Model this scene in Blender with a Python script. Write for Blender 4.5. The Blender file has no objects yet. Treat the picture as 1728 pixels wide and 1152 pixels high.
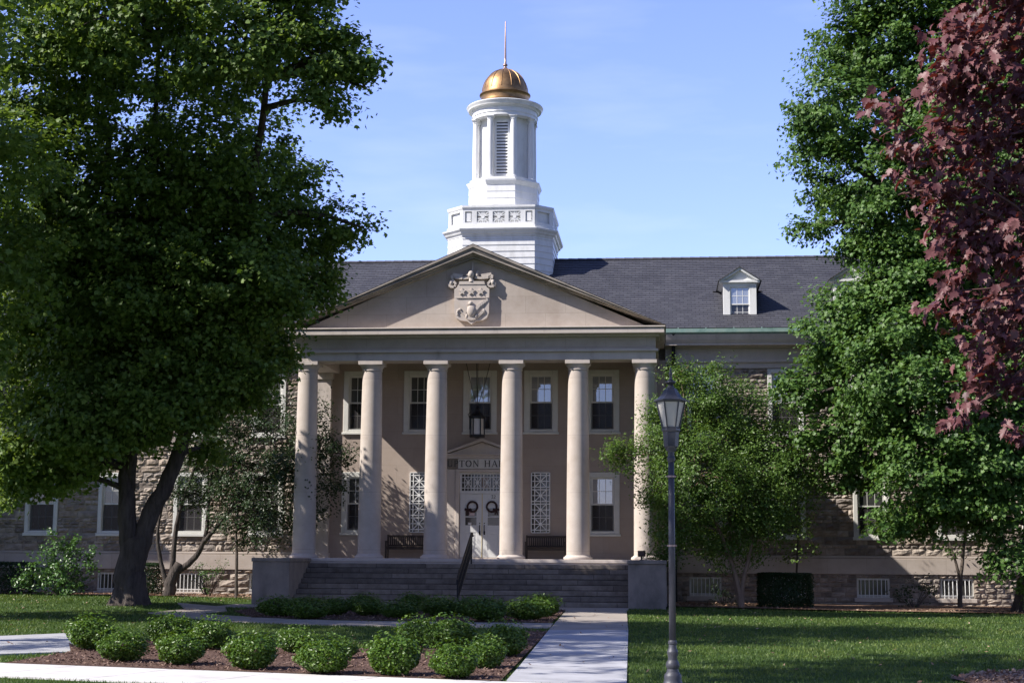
import bpy, math, random
import numpy as np
from mathutils import Vector, Matrix

R = math.radians
PI = math.pi
random.seed(7)
RNG = np.random.default_rng(11)
scene = bpy.context.scene
COL = scene.collection

# ------------------------------------------------------------------ camera
CAM = (6.8, -55.2, 1.70)
YAW, PITCH, ROLL, FPX = .0983, .14107, .0068, 2600.0
cd = bpy.data.cameras.new('camera')
cam = bpy.data.objects.new('camera', cd)
COL.objects.link(cam)
cd.sensor_fit = 'HORIZONTAL'
cd.sensor_width = 36.0
cd.lens = FPX / 1728 * 36.0
cd.clip_start = 0.1
cd.clip_end = 3000
_f = Vector((-math.sin(YAW) * math.cos(PITCH), math.cos(YAW) * math.cos(PITCH), math.sin(PITCH)))
_r = Vector((math.cos(YAW), math.sin(YAW), 0))
_u = _r.cross(_f)
_r2 = math.cos(ROLL) * _r + math.sin(ROLL) * _u
_u2 = -math.sin(ROLL) * _r + math.cos(ROLL) * _u
M = Matrix((_r2, _u2, -_f)).transposed().to_4x4()
M.translation = Vector(CAM)
cam.matrix_world = M
scene.camera = cam

# ------------------------------------------------------------------ light
SUN_AZ = 66.0      # degrees left of the facade normal (-Y)
SUN_EL = 41.5
sv = Vector((-math.sin(R(SUN_AZ)) * math.cos(R(SUN_EL)), -math.cos(R(SUN_AZ)) * math.cos(R(SUN_EL)), math.sin(R(SUN_EL))))
sd = bpy.data.lights.new('sun', 'SUN')
sd.energy = 5.0
sd.angle = R(0.5)
sd.color = (1.0, 0.945, 0.87)
so = bpy.data.objects.new('sun', sd)
COL.objects.link(so)
so.rotation_euler = sv.to_track_quat('Z', 'Y').to_euler()
so.location = (-40, -20, 50)

w = bpy.data.worlds.new('World')
scene.world = w
w.use_nodes = True
nt = w.node_tree
nt.nodes.clear()
wo = nt.nodes.new('ShaderNodeOutputWorld')
bg = nt.nodes.new('ShaderNodeBackground')
sky = nt.nodes.new('ShaderNodeTexSky')
sky.sky_type = 'NISHITA'
sky.sun_disc = False
sky.sun_elevation = R(SUN_EL)
sky.sun_rotation = math.atan2(sv.x, sv.y)
sky.air_density = 1.0
sky.dust_density = 0.25
sky.ozone_density = 3.5
bg.inputs['Strength'].default_value = 0.075
# thin wisps of high cloud
tc = nt.nodes.new('ShaderNodeTexCoord')
mp = nt.nodes.new('ShaderNodeMapping')
mp.inputs['Scale'].default_value = (3.0, 3.0, 14.0)
mp.inputs['Rotation'].default_value = (0, R(12), 0)
cn = nt.nodes.new('ShaderNodeTexNoise')
cn.inputs['Scale'].default_value = 2.2
cn.inputs['Detail'].default_value = 6
cr = nt.nodes.new('ShaderNodeValToRGB')
cr.color_ramp.elements[0].position = .52
cr.color_ramp.elements[0].color = (0, 0, 0, 1)
cr.color_ramp.elements[1].position = .9
cr.color_ramp.elements[1].color = (.10, .10, .10, 1)
mx = nt.nodes.new('ShaderNodeMixRGB')
mx.inputs[2].default_value = (7.5, 8.4, 9.8, 1)
nt.links.new(tc.outputs['Generated'], mp.inputs['Vector'])
nt.links.new(mp.outputs['Vector'], cn.inputs['Vector'])
nt.links.new(cn.outputs['Fac'], cr.inputs['Fac'])
nt.links.new(cr.outputs['Color'], mx.inputs[0])
nt.links.new(sky.outputs['Color'], mx.inputs[1])
sx = nt.nodes.new('ShaderNodeSeparateXYZ')
nt.links.new(tc.outputs['Generated'], sx.inputs[0])
mr = nt.nodes.new('ShaderNodeMapRange')
mr.interpolation_type = 'SMOOTHSTEP'
mr.inputs['From Min'].default_value = -.1
mr.inputs['From Max'].default_value = .95
mr.inputs['To Min'].default_value = 1.0
mr.inputs['To Max'].default_value = 1.95
nt.links.new(sx.outputs['Y'], mr.inputs['Value'])
gm = nt.nodes.new('ShaderNodeVectorMath')
gm.operation = 'SCALE'
nt.links.new(mx.outputs['Color'], gm.inputs[0])
nt.links.new(mr.outputs['Result'], gm.inputs['Scale'])
tm = nt.nodes.new('ShaderNodeVectorMath')
tm.operation = 'MULTIPLY'
tm.inputs[1].default_value = (1.10, .955, 1.27)
nt.links.new(gm.outputs[0], tm.inputs[0])
nt.links.new(tm.outputs[0], bg.inputs['Color'])
nt.links.new(bg.outputs['Background'], wo.inputs['Surface'])

scene.view_settings.view_transform = 'Standard'
scene.view_settings.look = 'None'
scene.view_settings.exposure = 0.72
scene.view_settings.gamma = 1.0
try:
    scene.cycles.max_bounces = 6
    scene.cycles.transparent_max_bounces = 6
except Exception:
    pass

# ------------------------------------------------------------------ materials
def nodes(m):
    m.use_nodes = True
    t = m.node_tree
    t.nodes.clear()
    return t, t.nodes, t.links

def ramp(t, cols, pos=None):
    n = t.nodes.new('ShaderNodeValToRGB')
    e = n.color_ramp.elements
    k = len(cols)
    pos = pos or [i / (k - 1) for i in range(k)]
    while len(e) < k:
        e.new(.5)
    for i in range(k):
        e[i].position = pos[i]
        c = cols[i]
        e[i].color = (c[0], c[1], c[2], 1)
    return n

def mat(name, cols, scale=3.0, rough=.7, bump=.0, bscale=None, metal=0.0, detail=8, spec=.4, stretch=(1, 1, 1), dist=.02, coat=0.0):
    """noise-coloured principled material"""
    m = bpy.data.materials.new(name)
    t, n, l = nodes(m)
    out = n.new('ShaderNodeOutputMaterial')
    p = n.new('ShaderNodeBsdfPrincipled')
    p.inputs['Roughness'].default_value = rough
    p.inputs['Metallic'].default_value = metal
    p.inputs['Specular IOR Level'].default_value = spec
    p.inputs['Coat Weight'].default_value = coat
    c = n.new('ShaderNodeTexCoord')
    mpn = n.new('ShaderNodeMapping')
    mpn.inputs['Scale'].default_value = stretch
    l.new(c.outputs['Object'], mpn.inputs['Vector'])
    ns = n.new('ShaderNodeTexNoise')
    ns.inputs['Scale'].default_value = scale
    ns.inputs['Detail'].default_value = detail
    ns.inputs['Roughness'].default_value = .65
    l.new(mpn.outputs['Vector'], ns.inputs['Vector'])
    k = len(cols)
    rp = ramp(t, cols, [.28 + .44 * i / max(1, k - 1) for i in range(k)])
    l.new(ns.outputs['Fac'], rp.inputs['Fac'])
    l.new(rp.outputs['Color'], p.inputs['Base Color'])
    if bump:
        bn = n.new('ShaderNodeTexNoise')
        bn.inputs['Scale'].default_value = bscale or scale * 6
        bn.inputs['Detail'].default_value = 6
        l.new(mpn.outputs['Vector'], bn.inputs['Vector'])
        b = n.new('ShaderNodeBump')
        b.inputs['Strength'].default_value = bump
        b.inputs['Distance'].default_value = dist
        l.new(bn.outputs['Fac'], b.inputs['Height'])
        l.new(b.outputs['Normal'], p.inputs['Normal'])
    l.new(p.outputs['BSDF'], out.inputs['Surface'])
    return m

def block_mat(name, c1, c2, mortar, bw, bh, msize=.012, rough=.85, bump=.25, stain=(.55, .5, .45), stain_amt=.35, uv=False, grime=3.0, off=.5, mbump=.6, ushift=0.0):
    """dressed blocks with joints; u = x+y, v = z of the object (or UV)"""
    m = bpy.data.materials.new(name)
    t, n, l = nodes(m)
    out = n.new('ShaderNodeOutputMaterial')
    p = n.new('ShaderNodeBsdfPrincipled')
    p.inputs['Roughness'].default_value = rough
    p.inputs['Specular IOR Level'].default_value = .25
    c = n.new('ShaderNodeTexCoord')
    if uv:
        vec = c.outputs['UV']
    else:
        sp = n.new('ShaderNodeSeparateXYZ')
        l.new(c.outputs['Object'], sp.inputs[0])
        ad = n.new('ShaderNodeMath')
        l.new(sp.outputs['X'], ad.inputs[0])
        l.new(sp.outputs['Y'], ad.inputs[1])
        cb = n.new('ShaderNodeCombineXYZ')
        a2 = n.new('ShaderNodeMath')
        a2.inputs[1].default_value = ushift
        l.new(ad.outputs[0], a2.inputs[0])
        l.new(a2.outputs[0], cb.inputs['X'])
        l.new(sp.outputs['Z'], cb.inputs['Y'])
        vec = cb.outputs[0]
    br = n.new('ShaderNodeTexBrick')
    br.offset = off
    br.inputs['Scale'].default_value = 1.0
    br.inputs['Brick Width'].default_value = bw
    br.inputs['Row Height'].default_value = bh
    br.inputs['Mortar Size'].default_value = msize
    br.inputs['Mortar Smooth'].default_value = .3
    br.inputs['Bias'].default_value = 0
    br.inputs['Color1'].default_value = (*c1, 1)
    br.inputs['Color2'].default_value = (*c2, 1)
    br.inputs['Mortar'].default_value = (*mortar, 1)
    l.new(vec, br.inputs['Vector'])
    ns = n.new('ShaderNodeTexNoise')
    ns.inputs['Scale'].default_value = grime
    ns.inputs['Detail'].default_value = 9
    ns.inputs['Roughness'].default_value = .7
    l.new(c.outputs['Object'], ns.inputs['Vector'])
    rp = ramp(t, [stain, (1, 1, 1)], [.3, .62])
    l.new(ns.outputs['Fac'], rp.inputs['Fac'])
    mxn = n.new('ShaderNodeMixRGB')
    mxn.blend_type = 'MULTIPLY'
    mxn.inputs[0].default_value = stain_amt
    l.new(br.outputs['Color'], mxn.inputs[1])
    l.new(rp.outputs['Color'], mxn.inputs[2])
    l.new(mxn.outputs[0], p.inputs['Base Color'])
    n2 = n.new('ShaderNodeTexNoise')
    n2.inputs['Scale'].default_value = 45
    n2.inputs['Detail'].default_value = 4
    l.new(c.outputs['Object'], n2.inputs['Vector'])
    b1 = n.new('ShaderNodeBump')
    b1.inputs['Strength'].default_value = bump
    b1.inputs['Distance'].default_value = .006
    l.new(n2.outputs['Fac'], b1.inputs['Height'])
    b2 = n.new('ShaderNodeBump')
    b2.invert = True
    b2.inputs['Strength'].default_value = mbump
    b2.inputs['Distance'].default_value = .01
    l.new(br.outputs['Fac'], b2.inputs['Height'])
    l.new(b1.outputs['Normal'], b2.inputs['Normal'])
    l.new(b2.outputs['Normal'], p.inputs['Normal'])
    l.new(p.outputs['BSDF'], out.inputs['Surface'])
    return m

def leaf_mat(name, cols, trans=.35, gloss=.5, tcol=None, spec=.35, patch=0.0):
    """leaf: diffuse front, translucent light through it, a waxy sheen; colour differs from leaf to leaf"""
    m = bpy.data.materials.new(name)
    t, n, l = nodes(m)
    out = n.new('ShaderNodeOutputMaterial')
    g = n.new('ShaderNodeNewGeometry')
    rp = ramp(t, cols)
    l.new(g.outputs['Random Per Island'], rp.inputs['Fac'])
    if patch:
        tcn = n.new('ShaderNodeTexCoord')
        pn = n.new('ShaderNodeTexNoise')
        pn.inputs['Scale'].default_value = .55
        pn.inputs['Detail'].default_value = 7
        l.new(tcn.outputs['Object'], pn.inputs['Vector'])
        pr = ramp(t, [(.62, .72, .7), (1, 1, 1), (1.7, 1.3, 1.25)], [.35, .5, .68])
        l.new(pn.outputs['Fac'], pr.inputs['Fac'])
        pm = n.new('ShaderNodeMixRGB')
        pm.blend_type = 'MULTIPLY'
        pm.inputs[0].default_value = patch
        l.new(rp.outputs['Color'], pm.inputs[1])
        l.new(pr.outputs['Color'], pm.inputs[2])
        rp = pm
    p = n.new('ShaderNodeBsdfPrincipled')
    p.inputs['Roughness'].default_value = gloss
    p.inputs['Specular IOR Level'].default_value = spec
    l.new(rp.outputs['Color'], p.inputs['Base Color'])
    tr = n.new('ShaderNodeBsdfTranslucent')
    if tcol is None:
        hs = n.new('ShaderNodeHueSaturation')
        hs.inputs['Hue'].default_value = .48
        hs.inputs['Saturation'].default_value = 1.1
        hs.inputs['Value'].default_value = 1.35
        l.new(rp.outputs['Color'], hs.inputs['Color'])
        l.new(hs.outputs['Color'], tr.inputs['Color'])
    else:
        tr.inputs['Color'].default_value = (*tcol, 1)
    mxs = n.new('ShaderNodeMixShader')
    mxs.inputs[0].default_value = trans
    l.new(p.outputs['BSDF'], mxs.inputs[1])
    l.new(tr.outputs['BSDF'], mxs.inputs[2])
    l.new(mxs.outputs[0], out.inputs['Surface'])
    return m

def glass_mat(name, base, refl=.35, rough=.02):
    m = bpy.data.materials.new(name)
    t, n, l = nodes(m)
    out = n.new('ShaderNodeOutputMaterial')
    p = n.new('ShaderNodeBsdfPrincipled')
    p.inputs['Base Color'].default_value = (*base, 1)
    p.inputs['Roughness'].default_value = .6
    p.inputs['Specular IOR Level'].default_value = .2
    gl = n.new('ShaderNodeBsdfGlossy')
    gl.inputs['Roughness'].default_value = rough
    gl.inputs['Color'].default_value = (.9, .95, 1, 1)
    c = n.new('ShaderNodeTexCoord')
    ns = n.new('ShaderNodeTexNoise')
    ns.inputs['Scale'].default_value = 1.3
    l.new(c.outputs['Object'], ns.inputs['Vector'])
    b = n.new('ShaderNodeBump')
    b.inputs['Strength'].default_value = .08
    b.inputs['Distance'].default_value = .02
    l.new(ns.outputs['Fac'], b.inputs['Height'])
    l.new(b.outputs['Normal'], gl.inputs['Normal'])
    mxs = n.new('ShaderNodeMixShader')
    mxs.inputs[0].default_value = refl
    l.new(p.outputs['BSDF'], mxs.inputs[1])
    l.new(gl.outputs['BSDF'], mxs.inputs[2])
    l.new(mxs.outputs[0], out.inputs['Surface'])
    return m

LIME = block_mat('limestone', (.50, .435, .385), (.46, .40, .355), (.36, .31, .26), 1.45, .62, .006, stain=(.62, .56, .50), stain_amt=.5, grime=1.1, mbump=.3)
LIMEP = mat('limestone_plain', [(.37, .32, .285), (.51, .45, .405), (.55, .485, .435), (.59, .525, .475)], 2.0, .85, .25, 40, spec=.25, dist=.006, stretch=(1, 1, .4), detail=11)
COLST = block_mat('column_drums', (.535, .475, .425), (.50, .44, .395), (.38, .33, .29), 60, 2.05, .007, stain=(.66, .60, .54), stain_amt=.55, grime=1.4, mbump=.35, ushift=17.0, off=0)
LIMED = mat('limestone_weathered', [(.16, .15, .14), (.34, .30, .265), (.46, .40, .345)], 1.3, .9, .25, 30, spec=.2, dist=.008, stretch=(.5, 1, 2.0))
WALLB = block_mat('smooth_ashlar', (.43, .355, .305), (.405, .333, .286), (.34, .285, .245), 1.32, .66, .005, stain=(.75, .7, .66), stain_amt=.4, grime=1.6, mbump=.2)
STEPM = block_mat('step_stone', (.28, .24, .20), (.165, .142, .122), (.075, .065, .056), 1.75, .178, .01, stain=(.35, .33, .31), stain_amt=.75, grime=2.6)
CHEEK = mat('cheek_stone', [(.13, .12, .105), (.24, .21, .185), (.32, .28, .24)], 1.4, .9, .3, 25, spec=.2, dist=.008, stretch=(1, 1, .6))
MORTAR = mat('mortar', [(.25, .22, .19), (.33, .29, .25)], 8, .95, .3, 60)
def rubble_mat():
    m = bpy.data.materials.new('rubble_stone')
    t, n, l = nodes(m)
    out = n.new('ShaderNodeOutputMaterial')
    p = n.new('ShaderNodeBsdfPrincipled')
    p.inputs['Roughness'].default_value = .92
    p.inputs['Specular IOR Level'].default_value = .2
    g = n.new('ShaderNodeNewGeometry')
    rp = ramp(t, [(.25, .215, .19), (.40, .345, .30), (.32, .285, .26), (.47, .41, .355), (.36, .30, .25), (.42, .375, .335)])
    rp.color_ramp.interpolation = 'CONSTANT'
    l.new(g.outputs['Random Per Island'], rp.inputs['Fac'])
    c = n.new('ShaderNodeTexCoord')
    ns = n.new('ShaderNodeTexNoise')
    ns.inputs['Scale'].default_value = 5
    ns.inputs['Detail'].default_value = 9
    l.new(c.outputs['Object'], ns.inputs['Vector'])
    r2 = ramp(t, [(.55, .52, .5), (1.1, 1.08, 1.05)], [.3, .7])
    l.new(ns.outputs['Fac'], r2.inputs['Fac'])
    mxn = n.new('ShaderNodeMixRGB')
    mxn.blend_type = 'MULTIPLY'
    mxn.inputs[0].default_value = .8
    l.new(rp.outputs['Color'], mxn.inputs[1])
    l.new(r2.outputs['Color'], mxn.inputs[2])
    l.new(mxn.outputs[0], p.inputs['Base Color'])
    n2 = n.new('ShaderNodeTexNoise')
    n2.inputs['Scale'].default_value = 14
    n2.inputs['Detail'].default_value = 8
    l.new(c.outputs['Object'], n2.inputs['Vector'])
    b = n.new('ShaderNodeBump')
    b.inputs['Strength'].default_value = .6
    b.inputs['Distance'].default_value = .04
    l.new(n2.outputs['Fac'], b.inputs['Height'])
    l.new(b.outputs['Normal'], p.inputs['Normal'])
    l.new(p.outputs['BSDF'], out.inputs['Surface'])
    return m
RUBBLE = rubble_mat()
SLATE = block_mat('slate', (.082, .083, .098), (.058, .059, .072), (.032, .032, .038), .30, .21, .010, rough=.62, bump=.3, stain=(.55, .55, .58), stain_amt=.55, uv=True, grime=.8, mbump=.5)
SLATER = mat('slate_ridge', [(.05, .05, .058), (.10, .095, .10)], 3, .6, .2)
WHITE = mat('white_paint', [(.62, .62, .60), (.78, .78, .77), (.83, .83, .82)], 2.5, .45, .04, 30, stretch=(1, 1, .35), detail=10)
WHITEW = mat('window_paint', [(.60, .59, .55), (.70, .69, .65)], 3, .5, .05, 40)
DOORW = mat('door_paint', [(.62, .62, .61), (.70, .70, .69)], 2, .4, .03, 40)
COPPER = mat('verdigris_copper', [(.16, .27, .24), (.28, .42, .38), (.35, .45, .40)], 2.4, .7, .1)
DARKMETAL = mat('black_metal', [(.012, .012, .014), (.03, .03, .032)], 6, .5, .08, 50, metal=.4)
LAMPMETAL = mat('painted_post_metal', [(.040, .041, .052), (.068, .070, .086)], 4, .5, .15, 70, metal=.15, spec=.5)
GOLD = mat('gold_copper', [(.17, .10, .05), (.36, .22, .105), (.46, .30, .15)], 2.6, .46, .08, 14, metal=.9)
SPIRE = mat('spire_metal', [(.30, .20, .17), (.46, .36, .33)], 3, .4, metal=.7)
GLASS_UP = glass_mat('glass_with_pale_blind', (.30, .32, .36), .30)
GLASS_MID = glass_mat('glass_half_dark', (.05, .052, .05), .10)
GLASS_DK = glass_mat('glass_dark_screened', (.04, .037, .037), .07, .10)
LAMPGLASS = mat('frosted_lamp_glass', [(.40, .38, .345), (.54, .515, .47)], 3, .35, spec=.5, stretch=(1, 1, .4))
WOODD = mat('dark_bench_wood', [(.028, .02, .017), (.06, .045, .038)], 5, .6, .2, 40, stretch=(1, 1, 6))
WREATHM = mat('brown_twig', [(.02, .01, .01), (.07, .03, .03)], 25, .8, .5, 60)
BARK = mat('bark', [(.03, .026, .024), (.075, .062, .055), (.11, .095, .085)], 3.0, .95, .9, 9, spec=.15, dist=.06, stretch=(2.2, 2.2, .45))
BARKL = mat('young_bark', [(.06, .05, .042), (.16, .13, .11)], 5.0, .9, .6, 16, spec=.15, dist=.03, stretch=(2, 2, .6))
BARKT = mat('tan_bark', [(.16, .11, .08), (.30, .22, .16)], 5.0, .9, .6, 16, spec=.15, dist=.03, stretch=(2, 2, .6))
CONC = mat('pale_concrete', [(.44, .42, .405), (.60, .58, .565), (.68, .66, .65)], 1.1, .85, .25, 60, spec=.25, dist=.004)
CONC2 = mat('walk_concrete', [(.26, .26, .275), (.38, .38, .40), (.47, .47, .495)], 1.0, .85, .25, 60, spec=.25, dist=.004)
TANW = mat('tan_walk', [(.27, .235, .205), (.34, .30, .26), (.38, .335, .29)], 1.0, .9, .25, 60, spec=.2, dist=.004)
MULCH = mat('mulch', [(.035, .022, .018), (.12, .075, .06), (.20, .13, .105)], 22, .95, 1.0, 40, spec=.1, dist=.04)
LITTER = mat('leaf_litter', [(.08, .05, .035), (.22, .14, .10), (.34, .25, .18)], 16, .95, .8, 40, spec=.1, dist=.03)
CHIP = leaf_mat('mulch_chip', [(.05, .03, .025), (.16, .10, .08), (.26, .18, .14), (.10, .06, .05)], 0, .8, spec=.1)
LCHIP = leaf_mat('dry_leaf', [(.17, .10, .07), (.36, .25, .17), (.26, .15, .10), (.42, .32, .23)], .1, .7, spec=.2)
GRASSG = mat('turf', [(.026, .05, .012), (.042, .075, .018), (.06, .092, .026)], 1.5, .95, .9, 30, spec=.1, dist=.04, detail=10)
BLADE = leaf_mat('grass_blade', [(.048, .092, .018), (.085, .145, .03), (.13, .195, .045)], .3, .5, spec=.3, patch=.55)
LEAF_MAPLE = leaf_mat('maple_leaf', [(.055, .112, .018), (.105, .18, .03), (.17, .255, .055), (.125, .21, .04)], .40, .5, spec=.35)
LEAF_MAPLE2 = leaf_mat('norway_maple_leaf', [(.038, .09, .018), (.068, .145, .028), (.115, .205, .045), (.085, .165, .036)], .30, .5, spec=.35)
LEAF_LIME = leaf_mat('serviceberry_leaf', [(.055, .112, .018), (.092, .165, .03), (.13, .215, .045)], .36, .4)
LEAF_DARK = leaf_mat('crabapple_leaf', [(.018, .04, .014), (.032, .062, .02), (.05, .075, .026)], .25, .4)
LEAF_SHRUB = leaf_mat('shrub_leaf', [(.04, .10, .022), (.075, .16, .036), (.10, .19, .05)], .25, .35)
LEAF_BOX = leaf_mat('boxwood_leaf', [(.042, .095, .010), (.075, .15, .016), (.12, .205, .028)], .25, .42, spec=.45)
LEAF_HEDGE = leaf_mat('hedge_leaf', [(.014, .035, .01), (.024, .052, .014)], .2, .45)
LEAF_RED = leaf_mat('crimson_leaf', [(.065, .022, .025), (.125, .045, .048), (.20, .085, .085), (.095, .031, .036)], .22, .5, tcol=(.22, .035, .022), spec=.4)
PAPER = mat('white_paper', [(.62, .6, .58), (.7, .68, .66)], 9, .8)
PINKP = mat('printed_paper', [(.55, .35, .36), (.75, .68, .66)], 14, .8)
LETTER = mat('incised_letter_paint', [(.05, .048, .045), (.08, .075, .07)], 6, .7)
SIGNST = mat('sign_panel_stone', [(.58, .56, .53), (.66, .64, .61)], 2.5, .8)
SIGNDK = mat('sign_panel_brown', [(.20, .17, .14), (.27, .23, .19)], 2.5, .8)
BRASS = mat('brass', [(.50, .36, .10), (.62, .47, .17)], 5, .4, metal=.7)
STAINST = mat('buff_glass', [(.28, .18, .12), (.4, .28, .2)], 5, .3)
DRUMSH = mat('louvre_dark', [(.05, .048, .05), (.09, .085, .085)], 5, .6)

# ------------------------------------------------------------------ mesh helpers
class MB:
    def __init__(s):
        s.v, s.f = [], []
    def add(s, vs, fs):
        o = len(s.v)
        s.v += [tuple(map(float, q)) for q in vs]
        s.f += [tuple(i + o for i in q) for q in fs]
        return s
    def box(s, x0, x1, y0, y1, z0, z1, bev=0.0):
        if bev:
            b = min(bev, abs(x1 - x0) * .45, abs(y1 - y0) * .45, abs(z1 - z0) * .45)
            vs, idx = [], {}
            for i, X in enumerate((x0, x1)):
                for j, Y in enumerate((y0, y1)):
                    for k, Z in enumerate((z0, z1)):
                        dx, dy, dz = (b if i == 0 else -b), (b if j == 0 else -b), (b if k == 0 else -b)
                        for ax in range(3):
                            idx[(i, j, k, ax)] = len(vs)
                            vs.append((X + (0 if ax == 0 else dx), Y + (0 if ax == 1 else dy), Z + (0 if ax == 2 else dz)))
            F = []
            I = lambda i, j, k, a: idx[(i, j, k, a)]
            F += [(I(0, 0, 0, 0), I(0, 0, 1, 0), I(0, 1, 1, 0), I(0, 1, 0, 0)), (I(1, 0, 0, 0), I(1, 1, 0, 0), I(1, 1, 1, 0), I(1, 0, 1, 0))]
            F += [(I(0, 0, 0, 1), I(1, 0, 0, 1), I(1, 0, 1, 1), I(0, 0, 1, 1)), (I(0, 1, 0, 1), I(0, 1, 1, 1), I(1, 1, 1, 1), I(1, 1, 0, 1))]
            F += [(I(0, 0, 0, 2), I(0, 1, 0, 2), I(1, 1, 0, 2), I(1, 0, 0, 2)), (I(0, 0, 1, 2), I(1, 0, 1, 2), I(1, 1, 1, 2), I(0, 1, 1, 2))]
            for j in (0, 1):
                for k in (0, 1):
                    F.append((I(0, j, k, 1), I(1, j, k, 1), I(1, j, k, 2), I(0, j, k, 2)))
            for i in (0, 1):
                for k in (0, 1):
                    F.append((I(i, 0, k, 0), I(i, 1, k, 0), I(i, 1, k, 2), I(i, 0, k, 2)))
                for j in (0, 1):
                    F.append((I(i, j, 0, 0), I(i, j, 1, 0), I(i, j, 1, 1), I(i, j, 0, 1)))
                    for k in (0, 1):
                        F.append((I(i, j, k, 0), I(i, j, k, 1), I(i, j, k, 2)))
            return s.add(vs, F)
        return s.add([(x0, y0, z0), (x1, y0, z0), (x1, y1, z0), (x0, y1, z0), (x0, y0, z1), (x1, y0, z1), (x1, y1, z1), (x0, y1, z1)],
                     [(0, 3, 2, 1), (4, 5, 6, 7), (0, 1, 5, 4), (1, 2, 6, 5), (2, 3, 7, 6), (3, 0, 4, 7)])
    def lathe(s, prof, n=32, c=(0, 0), cap=True):
        o = []
        for r, z in prof:
            for k in range(n):
                a = 2 * PI * k / n
                o.append((c[0] + r * math.cos(a), c[1] + r * math.sin(a), z))
        F = []
        for i in range(len(prof) - 1):
            for k in range(n):
                F.append((i * n + k, i * n + (k + 1) % n, (i + 1) * n + (k + 1) % n, (i + 1) * n + k))
        if cap:
            F.append(tuple(range(n - 1, -1, -1)))
            m_ = (len(prof) - 1) * n
            F.append(tuple(range(m_, m_ + n)))
        return s.add(o, F)
    def loft(s, rings, cap=True):
        n = len(rings[0])
        o = [p for r in rings for p in r]
        F = []
        for i in range(len(rings) - 1):
            for k in range(n):
                F.append((i * n + k, i * n + (k + 1) % n, (i + 1) * n + (k + 1) % n, (i + 1) * n + k))
        if cap:
            F.append(tuple(range(n - 1, -1, -1)))
            m_ = (len(rings) - 1) * n
            F.append(tuple(range(m_, m_ + n)))
        return s.add(o, F)
    def prism(s, poly, y0, y1):
        """polygon in x,z pushed from y0 to y1"""
        n = len(poly)
        o = [(x, y0, z) for x, z in poly] + [(x, y1, z) for x, z in poly]
        F = [tuple(range(n)), tuple(range(2 * n - 1, n - 1, -1))]
        for k in range(n):
            F.append((k, (k + 1) % n, n + (k + 1) % n, n + k))
        return s.add(o, F)
    def tube(s, pts, rad, n=8, noise=0.0, cap=True):
        pts = [Vector(p) for p in pts]
        if not hasattr(rad, '__len__'):
            rad = [rad] * len(pts)
        rings = []
        up = Vector((0.13, .97, .2)).normalized()
        for i, p in enumerate(pts):
            d = (pts[min(i + 1, len(pts) - 1)] - pts[max(i - 1, 0)])
            if d.length < 1e-9:
                d = Vector((0, 0, 1))
            d.normalize()
            a = d.cross(up)
            if a.length < .05:
                a = d.cross(Vector((1, 0, 0)))
            a.normalize()
            b = d.cross(a)
            ring = []
            for k in range(n):
                t = 2 * PI * k / n
                rr = rad[i] * (1 + (random.uniform(-noise, noise) if noise else 0))
                ring.append(tuple(p + a * math.cos(t) * rr + b * math.sin(t) * rr))
            rings.append(ring)
        return s.loft(rings, cap)
    def bar(s, p, q, wx, wy):
        """rectangular bar from p to q"""
        p, q = Vector(p), Vector(q)
        d = (q - p).normalized()
        a = d.cross(Vector((0, 1, 0)))
        if a.length < .05:
            a = d.cross(Vector((1, 0, 0)))
        a.normalize()
        b = d.cross(a)
        R_ = []
        for c in (p, q):
            R_.append([tuple(c + a * sx * wx / 2 + b * sy * wy / 2) for sx, sy in ((-1, -1), (1, -1), (1, 1), (-1, 1))])
        return s.loft(R_)

def link(name, me, m, parent=None, smooth=False):
    o = bpy.data.objects.new(name, me)
    COL.objects.link(o)
    if m is not None:
        me.materials.append(m)
    if parent is not None:
        o.parent = parent
    if smooth:
        me.polygons.foreach_set('use_smooth', [True] * len(me.polygons))
    return o

def fixn(me):
    import bmesh
    b = bmesh.new()
    b.from_mesh(me)
    bmesh.ops.recalc_face_normals(b, faces=b.faces)
    b.to_mesh(me)
    b.free()

def part(name, mb, m, parent=None, smooth=False, auto=None):
    me = bpy.data.meshes.new(name)
    me.from_pydata(mb.v, [], mb.f)
    fixn(me)
    o = link(name, me, m, parent, smooth or auto is not None)
    if auto is not None:
        try:
            me.set_sharp_from_angle(angle=R(auto))
        except Exception:
            pass
    return o

def tag(o, label=None, cat=None, group=None, kind=None):
    if label: o['label'] = label
    if cat: o['category'] = cat
    if group: o['group'] = group
    if kind: o['kind'] = kind
    return o

def empty(name, loc, label, cat, group=None, rz=0):
    o = bpy.data.objects.new(name, None)
    COL.objects.link(o)
    o.location = loc
    o.rotation_euler = (0, 0, rz)
    o.empty_display_size = .2
    return tag(o, label, cat, group)

def copy_tree(o, parent=None):
    c = o.copy()
    COL.objects.link(c)
    if parent is not None:
        c.parent = parent
    for ch in list(o.children):
        copy_tree(ch, c)
    return c

def ground(x, y):
    t = min(max((y + 30) / 26, 0), 1)
    g = .15 * t
    a = min(max((-6.2 - x) / 1.5, 0), 1) * min(max((y - .8) / 1.2, 0), 1)
    a = max(a, min(max((-7.5 - x) / 1.5, 0), 1) * min(max((y + 14) / 6, 0), 1))
    b = min(max((x - 8) / 4, 0), 1) * min(max((y + 12) / 8, 0), 1)
    return g + .13 * a - .07 * b

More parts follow.
